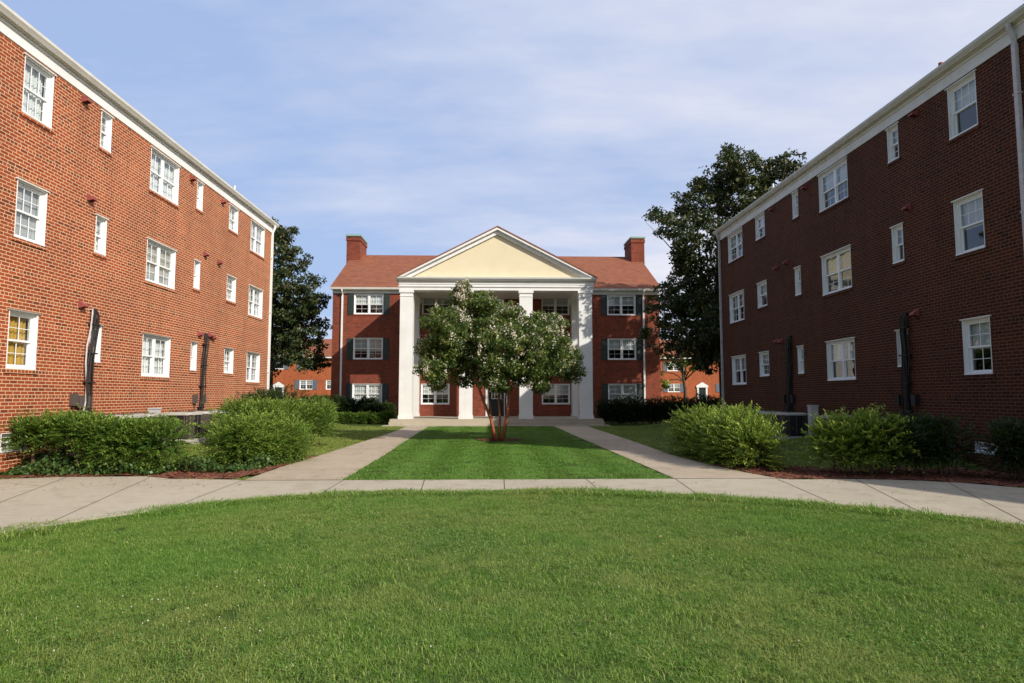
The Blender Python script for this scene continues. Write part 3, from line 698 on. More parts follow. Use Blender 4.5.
side_building(1, 10.56, 12.2, 29.77, colsR, (8.66, 6.0, 3.27), (7.46, 4.76, 2.06), (7.75, 5.04, 2.34), 8.73, 9.05,
    'shaded three-storey red brick apartment block with white windows and two downspouts', [12.42, 29.68],
    [(15.59, 8.6), (23.96, 8.58), (21.35, 8.58), (16.04, 6.35), (23.78, 6.3), (22.95, 6.35), (15.94, 3.64), (23.9, 3.6), (23.57, 3.57)],
    [(16.38, 16.45, .35, False), (22.9, 23.1, .35, False)], [(13.55, 14.2, .36, .60), (21.8, 22.5, .35, .75), (19.2, 20.1, .35, .75)],
    [(12.2, 16.9, 10.62, 0, 'rust', .055), (12.0, 27.15, 10.6, 0, 'white', .05)], blindR)

# ------------------------------------------------------------------ columned main building
FY = 40.5; BX0, BX1 = -9.72, 10.46; BD = 12.0; EV = 8.02
mb = empty('columned_building', (.35, FY, 0), 'three-storey brick building with white columned portico, cream pediment and brown roof', 'building')
PX = .33     # portico axis
rows = ((7.83, 6.57), (5.12, 3.80), (2.32, 1.06))
wc = [(-8.42, -6.62), (7.2, 8.98), (-4.27, -2.53), (3.11, 4.85)]
holes = [(a, c, r[1], r[0]) for a, c in wc for r in rows]
holes += [(-.14, .80, 6.57, 7.83), (-.14, .80, 3.80, 5.12), (-.20, .86, .34, 2.62)]
P = lambda u, v, d: (u, FY+d, v)
b = MB(); wall_quads(b, P, BX0, BX1, -.2, EV+.1, holes, .2)
b.quad((BX0, FY+BD, -.2), (BX1, FY+BD, -.2), (BX1, FY+BD, EV), (BX0, FY+BD, EV))
for x in (BX0, BX1):
    b.quad((x, FY, -.2), (x, FY+BD, -.2), (x, FY+BD, EV+.1), (x, FY, EV+.1)); b.poly([(x, FY, EV+.1), (x, FY+BD, EV+.1), (x, FY+BD/2, EV+.1+BD/2*.53)])
for a, c, e, f in holes[:12]: b.box(a-.05, c+.05, FY-.03, FY+.04, e-.08, e-.006)
b.build('wall', M['brick_front'], mb)
b = MB()
for z in (3.0, 5.75): b.quad((BX0+.2, FY+.5, z), (BX1-.2, FY+.5, z), (BX1-.2, FY+8, z), (BX0+.2, FY+8, z))
b.quad((BX0+.2, FY+4, 0), (BX1-.2, FY+4, 0), (BX1-.2, FY+4, EV), (BX0+.2, FY+4, EV)); b.build('inner_partition', M['roomdark'], mb)
for k, (a, c, e, f) in enumerate(holes[:12]):
    window(mb, ((a+c)/2, FY, e), 0, c-a, f-e, True, 2, 2, 'sheer' if k % 2 == 0 else 'blind', (.55, .62, .95, .5, .55, 1., .5, .6, .5, .55, .6, .55)[k], .09)
for (a, c, e, f) in holes[12:14]: window(mb, ((a+c)/2, FY, e), 0, c-a, f-e, False, 2, 2, 'sheer', .55, .09)
sm = MB(); sm.box(-.18, .18, -.035, 0, 0, 1.30)
for z in np.arange(.1, 1.2, .048):
    if abs(z-.62) > .05: sm.quad((-.13, -.045, z), (.13, -.045, z), (.13, -.036, z+.04), (-.13, -.036, z+.04))
sme = sm.mesh('shutter', M['shutter'])
for a, c in wc[:2]:
    for r in rows:
        for x in (a-.20, c+.20): link_mesh('shutter', sme, mb, Vector((x, FY-.004, r[1]-.02))-Vector(mb.location))
# door with nine lights, white surround
dr = empty('door', (0, 0, 0), '', ''); del dr['label']; del dr['category']; dr.parent = mb; dr.location = Vector((.33, FY+.1, .34))-Vector(mb.location)
b = MB(); b.box(-.46, -.30, 0, .05, 0, 2.14); b.box(.30, .46, 0, .05, 0, 2.14); b.box(-.30, .30, 0, .05, 0, 1.05); b.box(-.30, .30, 0, .05, 1.95, 2.14)
b.box(-.22, .22, -.012, 0, .2, .85)
b.build('door_leaf', M['door'], dr, world=False)
b = MB()
for k in range(1, 3): b.box(-.30+.2*k-.014, -.30+.2*k+.014, .005, .03, 1.05, 1.95); b.box(-.30, .30, .006, .029, 1.05+.3*k-.014, 1.05+.3*k+.014)
for s in (-.30, .27): b.box(s, s+.03, -.004, .035, 1.05, 1.95)
for s in (1.05, 1.92): b.box(-.27, .27, -.003, .034, s, s+.03)
b.build('door_muntin', M['vinyl'], dr, world=False)
b = MB(); b.quad((-.30, .017, 1.05), (.30, .017, 1.05), (.30, .017, 1.95), (-.30, .017, 1.95)); b.build('pane', M['glass'], dr, world=False)
b = MB(); b.tube([(.38, -.05, 1.0), (.38, 0, 1.0)], .03, 10); b.build('handle', M['silver'], dr, world=False)
b = MB(); b.box(.33-.66, .33-.465, FY-.05, FY+.1, .34, 2.72); b.box(.33+.465, .33+.66, FY-.05, FY+.1, .34, 2.72); b.box(.33-.70, .33+.70, FY-.09, FY+.1, 2.50, 2.86); b.box(.33-.76, .33+.76, FY-.15, FY+.05, 2.862, 2.93)
b.build('door_surround', M['white'], mb)
# main roof: gable ends, ridge along x
b = MB(); sl = .53; ro = .32; ez = EV+.17; ry = FY+BD/2; rzg = ez+(BD/2+ro)*sl
b.prism([(FY-ro, ez), (ry, rzg), (FY+BD+ro, ez), (FY+BD+ro, ez-.07), (ry, rzg-.07), (FY-ro, ez-.07)], BX0-.12, BX1+.14, 'x'); b.build('roof', M['shingle'], mb)
b = MB()
for x0, x1 in ((BX0-.02, -4.95), (5.55, BX1+.02)):
    b.box(x0, x1, FY-.03, FY+.03, EV-.16, EV+.06); b.box(x0-.06 if x0 < 0 else x0, x1 if x0 < 0 else x1+.06, FY-.24, FY+.03, EV+.062, EV+.09)
b.build('cornice', M['white'], mb)
b = MB()
for x0, x1 in ((BX0-.12, -5.1), (5.75, BX1+.14)): b.prism([(FY-.24, EV+.05), (FY-.34, EV+.05), (FY-.37, EV+.17), (FY-.345, EV+.172), (FY-.24, EV+.1)], x0, x1, 'x')
b.build('gutter', M['trim'], mb)
for x in (-9.12, 9.45):
    b = MB(); b.tube([(x, FY-.30, EV+.06), (x, FY-.30, EV-.03), (x, FY-.07, EV-.25), (x, FY-.07, EV-.35)], .05, 8); b.box(x-.05, x+.05, FY-.12, FY-.02, .1, EV-.33); b.build('downspout', M['white'], mb)
for x0, x1 in ((-10.02, -9.08), (9.82, 10.74)):       # end chimneys straddling the ridge
    ch = MB(); ch.box(x0, x1, 45.35, 47.65, 10.2, 12.35); ch.box(x0-.045, x1+.045, 45.3, 47.7, 12.3, 12.52); ch.box(x0, x1, 45.35, 47.65, 12.52, 12.60)
    c = ch.build('chimney', M['brick_front'], mb)
    cc = MB(); cc.box(x0-.06, x1+.06, 45.28, 47.72, 12.602, 12.72); cp = cc.build('chimney_cap', M['copper'], c, world=False); cp.location = (0, 0, 0); cp.matrix_parent_inverse = Matrix.Identity(4)
    for v in cp.data.vertices: v.co -= Vector(mb.location)
# portico
YF = 35.6
b = MB(); b.box(-5.35, 6.0, YF-.35, FY-.002, -.1, .345); b.box(-5.35, 6.0, YF-.66, YF-.352, -.1, .22); b.build('porch_floor', M['concrete'], mb)
colx = [(-4.93, -4.24), (-1.71, -1.01), (1.54, 2.25), (4.78, 5.50)]
zt = 7.30
def column(x0, x1, y0, y1, name='column'):
    b = MB(); b.box(x0, x1, y0, y1, .348, zt)
    cxm = (x0+x1)/2
    b.box(x0-.035, x1+.035, y0-.035, y1+.035, .347, .50); b.box(x0-.02, x1+.02, y0-.02, y1+.02, .502, .56)
    b.box(x0-.025, x1+.025, y0-.025, y1+.025, zt-.34, zt-.30); b.box(x0-.05, x1+.05, y0-.05, y1+.05, zt-.14, zt-.001)
    b.box(cxm-.004, cxm+.004, y0-.004, y0-.001, .56, zt-.35)
    return b.build(name, M['white'], mb)
for x0, x1 in colx: column(x0, x1, YF, YF+.7)
column(-4.93, -4.36, FY-.62, FY-.003, 'pilaster'); column(4.92, 5.50, FY-.62, FY-.003, 'pilaster')
b = MB(); X0, X1 = -4.98, 5.56
b.box(X0, X1, YF-.03, YF+.72, zt, 7.62); b.box(X0, X0+.72, YF+.722, FY-.003, zt, 7.62); b.box(X1-.72, X1, YF+.722, FY-.003, zt, 7.62)
b.box(X0-.03, X1+.03, YF-.06, FY-.003, 7.622, 7.80)
b.box(X0-.05, X1+.05, YF-.085, YF-.058, 7.48, 7.54)
b.build('entablature', M['white'], mb)
b = MB(); b.quad((X0+.7, YF+.7, 7.56), (X1-.7, YF+.7, 7.56), (X1-.7, FY, 7.56), (X0+.7, FY, 7.56)); b.build('porch_ceiling', M['trim'], mb)
b = MB(); b.prism([(YF-.06, 7.802), (YF-.16, 7.802), (YF-.30, 7.90), (YF-.33, 7.98), (YF-.06, 7.98)], X0-.16, X1+.16, 'x'); b.box(X0-.16, X0, YF-.055, FY-.3, 7.803, 7.95); b.box(X1, X1+.16, YF-.055, FY-.3, 7.803, 7.95)
b.build('cornice', M['white'], mb)
hw = 5.38; pk = 10.80; z0 = 7.985
b = MB(); b.poly([(PX-hw+.3, YF, z0), (PX+hw-.3, YF, z0), (PX, YF, pk-.36)]); b.poly([(PX-hw+.3, YF+.2, z0), (PX+hw-.3, YF+.2, z0), (PX, YF+.2, pk-.36)]); b.build('pediment_panel', M['stucco'], mb)
b = MB()
sl2 = (pk-z0)/hw
for s in (-1, 1):
    for (t0, t1, y0) in ((.07, .20, -.33), (.20, .42, -.14)):
        pr = [(PX+s*(hw), z0-t0+.07), (PX, pk-t0), (PX, pk-t1), (PX+s*(hw-.0), z0-t1+.07)]
        pr = [(PX+s*hw, z0+.09-t0), (PX, pk-t0), (PX, pk-t1), (PX+s*max(hw-(t1-.07)/sl2, .1), z0+.004)]
        b.prism(pr if s > 0 else pr[::-1], YF+y0, YF+.1, 'y')
b.build('raking_cornice', M['white'], mb)
b = MB(); b.prism([(PX-hw-.04, z0+.02), (PX, pk+.0), (PX+hw+.04, z0+.02), (PX+hw+.04, z0-.045), (PX, pk-.066), (PX-hw-.04, z0-.045)], YF-.36, 46.0, 'y'); b.build('portico_roof', M['shingle'], mb)

# ------------------------------------------------------------------ far buildings behind, seen through the gaps
def far_building(x0, x1, y, eave, label, wins, doors):
    root = empty('brick_building', ((x0+x1)/2, y, 0), label, 'building')
    holes = [(a, c, e, f) for a, c, e, f, s in wins]; P = lambda u, v, d: (u, y+d, v)
    b = MB(); wall_quads(b, P, x0, x1, -.3, eave, holes, .2); b.quad((x0, y+9, -.3), (x1, y+9, -.3), (x1, y+9, eave), (x0, y+9, eave))
    for x in (x0, x1): b.quad((x, y, -.3), (x, y+9, -.3), (x, y+9, eave), (x, y, eave)); b.poly([(x, y, eave), (x, y+9, eave), (x, y+4.5, eave+2.2)])
    b.build('wall', M['brick_far'], root)
    b = MB(); b.quad((x0+.1, y+3, 0), (x1-.1, y+3, 0), (x1-.1, y+3, eave), (x0+.1, y+3, eave)); b.build('inner_partition', M['roomdark'], root)
    b = MB(); b.prism([(y-.35, eave+.1), (y+4.5, eave+2.5), (y+9.35, eave+.1), (y+9.35, eave), (y+4.5, eave+2.4), (y-.35, eave)], x0-.2, x1+.2, 'x'); b.build('roof', M['shingle'], root)
    b = MB(); b.box(x0-.2, x1+.2, y-.38, y-.02, eave-.14, eave-.002); b.build('cornice', M['white'], root)
    for a, c, e, f, sh in wins:
        window(root, ((a+c)/2, y, e), 0, c-a, f-e, c-a > 1.2, 2, 2, 'blind', .5, .08)
        if sh:
            for x in (a-.3, c+.3): b = MB(); b.box(x-.24, x+.24, y-.05, y-.004, e, f); b.build('shutter', M['far_shutter'], root)
    for x, zb, zt_ in doors:
        b = MB(); b.box(x-.62, x-.42, y-.12, y-.004, zb, zt_-.35); b.box(x+.42, x+.62, y-.12, y-.004, zb, zt_-.35); b.poly([(x-.72, y-.16, zt_-.35), (x+.72, y-.16, zt_-.35), (x, y-.16, zt_+.1)]); b.box(x-.72, x+.72, y-.155, y-.003, zt_-.55, zt_-.352)
        b.build('door_surround', M['white'], root)
        b = MB(); b.box(x-.42, x+.42, y-.06, y-.003, zb, zt_-.55); b.build('door', M['door'], root)
    return root
far_building(-40, -17.6, 78, 6.1, 'distant two-storey orange brick building seen between the sunlit block and the columned building',
    [(-25.35, -24.2, 4.65, 5.85, True), (-22.35, -20.85, 2.3, 3.4, True), (-19.3, -18.4, 2.3, 3.4, False), (-22.2, -21, 4.65, 5.85, True), (-30, -28.6, 4.65, 5.85, True), (-30, -28.6, 2.3, 3.4, True)], [(-24.75, .3, 3.1)])
far_building(17.6, 40, 78, 6.1, 'distant two-storey orange brick building seen under the tall dark tree',
    [(21.0, 22.5, 2.0, 3.0, True), (27.3, 28.6, 2.0, 3.0, True), (21, 22.5, 4.5, 5.6, True), (32, 33.4, 2, 3, True)], [(25.1, .3, 3.1)])

# unseen block added right of the frame to cast the pavement shadow; shape guessed
def added_shadow_block():
    root = empty('apartment_building', (22, 0, 0), 'plain brick block, unseen, added outside the frame so its roof shades the pavement', 'building')
    rot = math.atan2(-1.11, 2.44)     # its long side runs at a slant
    root.rotation_euler = (0, 0, 0)
    o = Vector((15.5, 6.14)); d = Vector((1.11, -2.44)).normalized(); n = Vector((2.44, 1.11)).normalized(); L = 18; W = 11; H = 9.2
    pt = lambda u, w, z: (o.x+d.x*u+n.x*w, o.y+d.y*u+n.y*w, z)
    P = lambda u, v, k: pt(u, k, v)
    holes = [(u, u+1.6, z, z+1.2) for u in (1.5, 5, 8.5, 12) for z in (2.1, 4.8, 7.4)]
    b = MB(); wall_quads(b, P, 0, L, -.3, H, holes, .2)
    b.quad(pt(0, 0, -.3), pt(0, W, -.3), pt(0, W, H), pt(0, 0, H)); b.quad(pt(L, 0, -.3), pt(L, W, -.3), pt(L, W, H), pt(L, 0, H)); b.quad(pt(0, W, -.3), pt(L, W, -.3), pt(L, W, H), pt(0, W, H))
    b.build('wall', M['brick'], root)
    b = MB(); b.quad(pt(-.2, -.2, H), pt(L+.2, -.2, H), pt(L+.2, W+.2, H), pt(-.2, W+.2, H)); b.quad(pt(-.2, -.2, H), pt(L+.2, -.2, H), pt(L+.2, -.2, H+.2), pt(-.2, -.2, H+.2))
    b.poly([pt(-.2, -.2, H+.2), pt(L+.2, -.2, H+.2), pt(L+.2, W/2, H+1.6), pt(-.2, W/2, H+1.6)]); b.poly([pt(-.2, W+.2, H+.2), pt(L+.2, W+.2, H+.2), pt(L+.2, W/2, H+1.6), pt(-.2, W/2, H+1.6)])
    b.build('roof', M['asphalt_roof'], root)
    for a, c, e, f in holes: p = pt((a+c)/2, 0, e); window(root, p, math.atan2(d.y, d.x), c-a, f-e, True, 2, 2, 'blind', .6, .1)
added_shadow_block()

# ------------------------------------------------------------------ air conditioners and pedestals
def make_condenser(loc, label):
    root = empty('air_conditioner', loc, label, 'air conditioner', 'air conditioning units along the brick walls')
    b = MB(); b.box(-.48, .48, -.48, .48, -.25, .05); b.build('base_pad', M['acwhite'], root, world=False)
    n = 40; r = .41; prof = []
    for k in range(n):
        t = 2*math.pi*k/n; c, s = math.cos(t), math.sin(t); e = .34; prof.append((r*math.copysign(abs(c)**e, c), r*math.copysign(abs(s)**e, s)))
    b = MB(); i0 = 0
    for z in (.06, .72): b.v += [(x*.95, y*.95, z) for x, y in prof]
    for k in range(n): b.f.append((k, (k+1) % n, n+(k+1) % n, n+k)); b.mi.append(0)
    b.build('coil', M['black'], root, world=False)
    b = MB()
    for k in range(n):
        x, y = prof[k]; b.box(x-.012, x+.012, y-.012, y+.012, .08, .71)
    b.box(-.43, -.36, -.43, -.36, .05, .72); b.box(.36, .43, -.43, -.36, .05, .72); b.box(-.43, -.36, .36, .43, .05, .72); b.box(.36, .43, .36, .43, .05, .72)
    b.build('louvre_guard', M['acdark'], root, world=False)
    b = MB(); b.v += [(x*1.04, y*1.04, .705) for x, y in prof]+[(x*1.04, y*1.04, .76) for x, y in prof]+[(x*.72, y*.72, .785) for x, y in prof]
    for k in range(n): b.f.append((k, (k+1) % n, n+(k+1) % n, n+k)); b.mi.append(0); b.f.append((n+k, n+(k+1) % n, 2*n+(k+1) % n, 2*n+k)); b.mi.append(0)
    b.f.append(tuple(range(n))); b.mi.append(0)
    b.build('lid', M['acwhite'], root, world=False)
    b = MB()
    for rr in (.08, .15, .22, .29): b.tube([(rr*math.cos(t), rr*math.sin(t), .79) for t in np.linspace(0, 6.2832, 21)], .005, 4, cap=False)
    for k in range(8): t = k*math.pi/4; b.tube([(0, 0, .795), (.3*math.cos(t), .3*math.sin(t), .787)], .005, 4)
    b.build('fan_guard', M['acdark'], root, world=False)
    return root
acs = [(-8.65, 18.95, 'nearest of the three dark louvred air conditioners in the gap between the sunlit hedges'), (-8.65, 19.95, 'middle of the three dark louvred air conditioners in the gap between the sunlit hedges'), (-8.65, 20.95, 'farthest of the three dark louvred air conditioners in the gap between the sunlit hedges'),
       (-8.75, 14.9, 'pale-topped air conditioner behind the left hedge, nearest to the camera'), (-8.75, 15.95, 'pale-topped air conditioner behind the left hedge, middle of three'), (-8.75, 17.0, 'pale-topped air conditioner behind the left hedge, farthest of three'),
       (9.55, 15.7, 'grey-topped air conditioner behind the dark right shrubs, nearest of three'), (9.55, 16.8, 'grey-topped air conditioner behind the dark right shrubs, middle of three'), (9.55, 17.9, 'grey-topped air conditioner behind the dark right shrubs, farthest of three'),
       (9.55, 20.9, 'nearest dark air conditioner behind the bright arching bush'), (9.55, 22.0, 'middle dark air conditioner behind the bright arching bush'), (9.55, 23.1, 'farthest dark air conditioner behind the bright arching bush')]
first = None
for x, y, lab in acs:
    z = float(gz(x, y))-.0
    if first is None: first = make_condenser((x, y, z), lab)
    else:
        c = copy_tree(first); c.location = (x, y, z); c['label'] = lab
def pedestal(x, y, h, w, label):
    z = float(gz(x, y)); o = empty('utility_pedestal', (x, y, z), label, 'utility box')
    b = MB(); b.box(-w/2, w/2, -w/2, w/2, -.1, h); b.box(-w/2-.015, w/2+.015, -w/2-.015, w/2+.015, h, h+.04); b.build('cabinet', M['metergrey'], o, world=False)
    b = MB(); b.box(-w*.35, w*.35, -w/2-.02, -w/2-.001, h*.55, h*.9); b.build('cover_plate', M['acwhite'], o, world=False)
pedestal(-9.0, 18.05, .84, .22, 'pale grey utility pedestal beside the dark louvred air conditioners'); pedestal(9.75, 19.8, .98, .22, 'tall grey utility pedestal against the shaded brick wall')

# ------------------------------------------------------------------ foliage
def leaves_at(C, Nrm, L, W, mat, tone, name, droop=0.):
    n = len(C); t = unit(rng.normal(size=(n, 3))+Nrm*.6); t[:, 2] -= droop; t = unit(t)
    s = unit(np.cross(t, unit(rng.normal(size=(n, 3))+np.array([0, 0, 1.2])))); up = np.cross(s, t)
    Lc = (L*rng.uniform(.7, 1.25, n))[:, None]; Wc = (W*rng.uniform(.75, 1.2, n))[:, None]
    base = C-t*Lc*.5; tip = C+t*Lc*.5-up*Lc*.08; l = C+s*Wc*.5+up*Wc*.22; r = C-s*Wc*.5+up*Wc*.22
    V = np.stack([base, l, tip, r], 1).reshape(-1, 3)
    return numpy_mesh(name, V, 4, mat, tone)
def crown_points(lobes, nclus, nleaf, cr, surf=.65, seed=0, squash=1.):
    """lobes: (x,y,z,rx,ry,rz); leaf clusters biased to each lobe's surface; returns centres, normals, cluster tone"""
    r = np.random.default_rng(seed); C = []; Nn = []; T = []
    vol = np.array([l[3]*l[4]*l[5] for l in lobes])**.667; cnt = np.maximum(4, (nclus*vol/vol.sum()).astype(int))
    for l, k in zip(lobes, cnt):
        d = unit(r.normal(size=(k, 3))); rad = np.where(r.uniform(0, 1, k) < surf, r.uniform(.78, 1.08, k), r.uniform(.2, .8, k))[:, None]
        cc = np.array(l[:3])+d*rad*np.array(l[3:6]); tn = r.normal(0, .16, k)
        m = np.maximum(6, (nleaf*r.uniform(.5, 1.4, k)).astype(int))
        for i in range(k):
            off = unit(r.normal(size=(m[i], 3)))*(r.uniform(0, 1, m[i])**.5)[:, None]*cr*r.uniform(.7, 1.25)
            off[:, 2] *= .62*squash
            C.append(cc[i]+off); Nn.append(np.repeat(d[i][None], m[i], 0)*.6+off/cr*.7); T.append(np.full(m[i], tn[i]))
    return np.concatenate(C), np.concatenate(Nn), np.concatenate(T)
def tree_root(name, loc, label, group=None): return empty(name, loc, label, 'tree', group)
def trunk_mesh(stems, mat, root, name='trunk', seg=10):
    b = MB()
    for pts, rs in stems: b.tube(pts, rs, seg)
    return b.build(name, mat, root, smooth=True)
def px_lobes(lst, Y, ry=None, jit=1.5, seed=1):
    r = np.random.default_rng(seed); out = []
    for i, (x, y, rp) in enumerate(lst):
        yy = Y+r.uniform(-jit, jit); c = at(x, y, yy); rr = rp*yy/F
        out.append((c[0], yy, c[2], rr, ry or max(rr, .8), rr*.92))
    return out
def place_mesh(root, name, me):
    off = Vector(root.location); o = link_mesh(name, me, root); n = len(me.vertices); a = np.empty(n*3, np.float32); me.vertices.foreach_get('co', a); a = a.reshape(-1, 3)-np.array(off, np.float32); me.vertices.foreach_set('co', a.ravel()); me.update(); return o
def limbs(base, fork, lobes, r0, n, seed):
    r = np.random.default_rng(seed); st = []
    idx = r.permutation(len(lobes))[:n]
    for i in idx:
        l = lobes[i]; e = Vector(l[:3]); f = Vector(fork); m = f.lerp(e, .5)+Vector((r.normal()*.2, r.normal()*.2, .25))
        st.append(([f, f.lerp(m, .5)+Vector((0, 0, .1)), m, m.lerp(e, .55), e], [r0*.55, r0*.42, r0*.32, r0*.2, r0*.07]))
        for k in range(3):
            t = e+Vector((r.normal()*l[3]*.55, r.normal()*l[4]*.55, r.uniform(.1, .6)*l[5])); s = m.lerp(e, .3+.2*k); st.append(([s, s.lerp(t, .5)+Vector((0, 0, .08)), t], [r0*.18, r0*.1, r0*.03]))
    return st

# magnolias
def magnolia(lobes, base, label, seed, nclus, nleaf, L=.235):
    root = tree_root('magnolia_tree', base, label, None)
    top = max(l[2] for l in lobes); fk = (base[0], base[1], base[2]+2.4)
    trunk_mesh([([base, (base[0]+.05, base[1], 1.2), fk, (base[0]-.1, base[1]+.1, top*.55), (base[0], base[1], top*.85)], [.32, .26, .22, .15, .06])]+limbs(base, (base[0]-.05, base[1], base[2]+3.2), lobes, .2, min(10, len(lobes)), seed), M['bark'], root)
    C, N_, T = crown_points(lobes, nclus, nleaf, .42, .7, seed)
    tone = np.clip(.32+T+rng.normal(0, .13, len(C)), 0, .8); bz = rng.uniform(0, 1, len(C)) < .14; tone = np.where(bz, rng.uniform(.75, 1, len(C)), tone)
    place_mesh(root, 'crown', leaves_at(C, N_, L, L*.46, M['magnolia'], tone, 'crown'))
    return root
RM = [(742, 166, 20), (728, 160, 14), (718, 184, 22), (768, 178, 24), (790, 162, 11), (694, 205, 22), (738, 208, 38), (668, 226, 15), (655, 216, 7), (702, 245, 34), (770, 225, 34), (690, 292, 28), (668, 306, 20), (720, 300, 40), (660, 338, 17), (690, 345, 26), (712, 352, 24), (760, 260, 34), (740, 340, 30), (685, 262, 14), (700, 318, 30)]
magnolia(px_lobes(RM, 33.8, None, 1.6, 3), (12.0, 33.8, .0), 'tall dark magnolia tree rising behind the far corner of the shaded brick block', 31, 1050, 44)
LM = [(272, 232, 12), (285, 236, 13), (270, 255, 24), (292, 262, 16), (296, 296, 28), (262, 305, 42), (313, 300, 14), (307, 325, 20), (300, 350, 22), (265, 350, 26), (285, 330, 30), (318, 360, 10), (240, 290, 36)]
magnolia(px_lobes(LM, 43.5, None, 1.5, 5), (-14.4, 43.5, .0), 'leafy magnolia tree between the sunlit brick block and the columned building', 37, 900, 44, .24)
# the last mesh of each copy of the crown is its own: no shared outline
# lit small tree behind the right magnolia
r_ = tree_root('small_tree', (13.6, 47, 0), 'small pale green tree with a thin trunk beyond the dark hedge')
lb = px_lobes([(690, 362, 15), (672, 358, 12), (705, 350, 16), (655, 372, 8), (663, 385, 7), (718, 356, 10), (690, 340, 16)], 47, .8, .6, 8)
trunk_mesh([([(13.85, 47, 0), (13.9, 47, 2.0), (13.7, 47, 3.6), (13.9, 47, 5)], [.14, .11, .08, .03])]+limbs(None, (13.8, 47, 2.6), lb, .1, 5, 9), M['bark'], r_)
C, N_, T = crown_points(lb, 110, 34, .32, .7, 12); place_mesh(r_, 'crown', leaves_at(C, N_, .22, .11, M['nandina'], np.clip(.3+T+rng.normal(0, .15, len(C)), 0, 1), 'crown'))
# trees beyond the far buildings
for k, (px, py, rp, Y, lab) in enumerate([(262, 352, 10, 92, 'autumn-tinged tree above the roof of the distant left building'), (300, 350, 16, 96, 'green tree beyond the distant left building, mostly behind the magnolia'), (715, 352, 16, 95, 'green tree beyond the distant right building')]):
    c = at(px, py, Y); rr = rp*Y/F
    r_ = tree_root('background_tree', (c[0], Y, 0), lab, 'trees beyond the distant buildings')
    lb = [(c[0]+rng.normal()*rr*.5, Y+rng.normal(), c[2]+rng.normal()*rr*.4, rr*.6, rr*.6, rr*.6) for _ in range(6)]
    trunk_mesh([([(c[0], Y, 0), (c[0]+.1, Y, c[2]*.5), (c[0], Y, c[2])], [.3, .22, .06])], M['bark'], r_)
    C, N_, T = crown_points(lb, 70, 30, .6, .7, 60+k); place_mesh(r_, 'crown', leaves_at(C, N_, .32, .2, M['wildtree'], np.clip(.4+T+rng.normal(0, .2, len(C)), 0, 1), 'crown'))

# crape myrtle
def crape():
    base = (.30, 23.5, .03); root = tree_root('crape_myrtle_tree', base, 'round white-flowering tree with cinnamon stems on the inner lawn before the portico')
    LB = [(463, 300, 13), (464, 290, 7), (484, 306, 14), (445, 327, 22), (475, 335, 28), (507, 325, 22), (440, 352, 20), (432, 370, 13), (438, 383, 7), (470, 362, 25), (505, 352, 28), (535, 335, 22), (552, 327, 12), (545, 352, 26), (562, 360, 17), (570, 372, 11), (530, 368, 20), (500, 372, 20), (485, 360, 24), (541, 387, 6), (427, 352, 8), (520, 345, 24)]
    lb = px_lobes(LB, 23.5, 1.0, 1.4, 21)
    bx, by, bz = base; st = []
    for tx, ty, tz, sx_, r0 in ((-.80, -.2, 2.05, -.13, .066), (-.40, .35, 2.1, -.24, .036), (.02, .3, 2.2, -.02, .05), (.52, -.1, 2.1, .10, .070), (.30, .45, 2.0, .16, .042)):
        s = (bx+sx_, by+ty*.3, bz-.05); m1 = (bx+sx_+(tx-sx_)*.30+.03, by+ty*.5, bz+.75); m2 = (bx+sx_+(tx-sx_)*.62-.03, by+ty*.8, bz+1.4); t = (bx+tx, by+ty, bz+tz)
        st.append(([s, m1, m2, t], [r0, r0*.85, r0*.72, r0*.6]))
        near = sorted(lb, key=lambda l: abs(l[0]-t[0])+abs(l[1]-t[1])*.5)[:9]
        st += limbs(None, t, near, r0*.55, 4, int(tx*100)+200)
    trunk_mesh(st, M['crape_bark'], root)
    C, N_, T = crown_points(lb, 1750, 48, .26, .58, 77)
    tone = np.clip(.30+T+rng.normal(0, .15, len(C)), 0, .85); k = rng.uniform(0, 1, len(C)) < .09; tone = np.where(k, rng.uniform(.8, 1, len(C)), tone)
    place_mesh(root, 'crown', leaves_at(C, N_, .115, .062, M['crape'], tone, 'crown'))
    # panicles of white blossom at the twig ends
    r = np.random.default_rng(5); P_ = []; Nn = []
    for l in lb:
        for _ in range(max(3, int(l[3]*46))):
            d = unit(r.normal(size=(1, 3))+np.array([[0, -.25, .35]]))[0]; c = np.array(l[:3])+d*np.array(l[3:6])*r.uniform(.92, 1.14)
            if r.uniform() < .12: continue
            n = r.integers(6, 26); P_.append(c+r.normal(size=(n, 3))*np.array([.045, .045, .07])*r.uniform(.6, 1.3)); Nn.append(np.repeat(d[None], n, 0))
    c = at(464, 292, 23.1)
    for _ in range(14): P_.append(c+r.normal(size=(1, 3))*.14+r.normal(size=(22, 3))*.06); Nn.append(np.tile([[0, 0, 1.]], (22, 1)))
    P_ = np.concatenate(P_); Nn = np.concatenate(Nn)
    place_mesh(root, 'blossom', leaves_at(P_, Nn, .056, .050, M['blossom'], r.uniform(0, 1, len(P_)), 'blossom'))
crape()

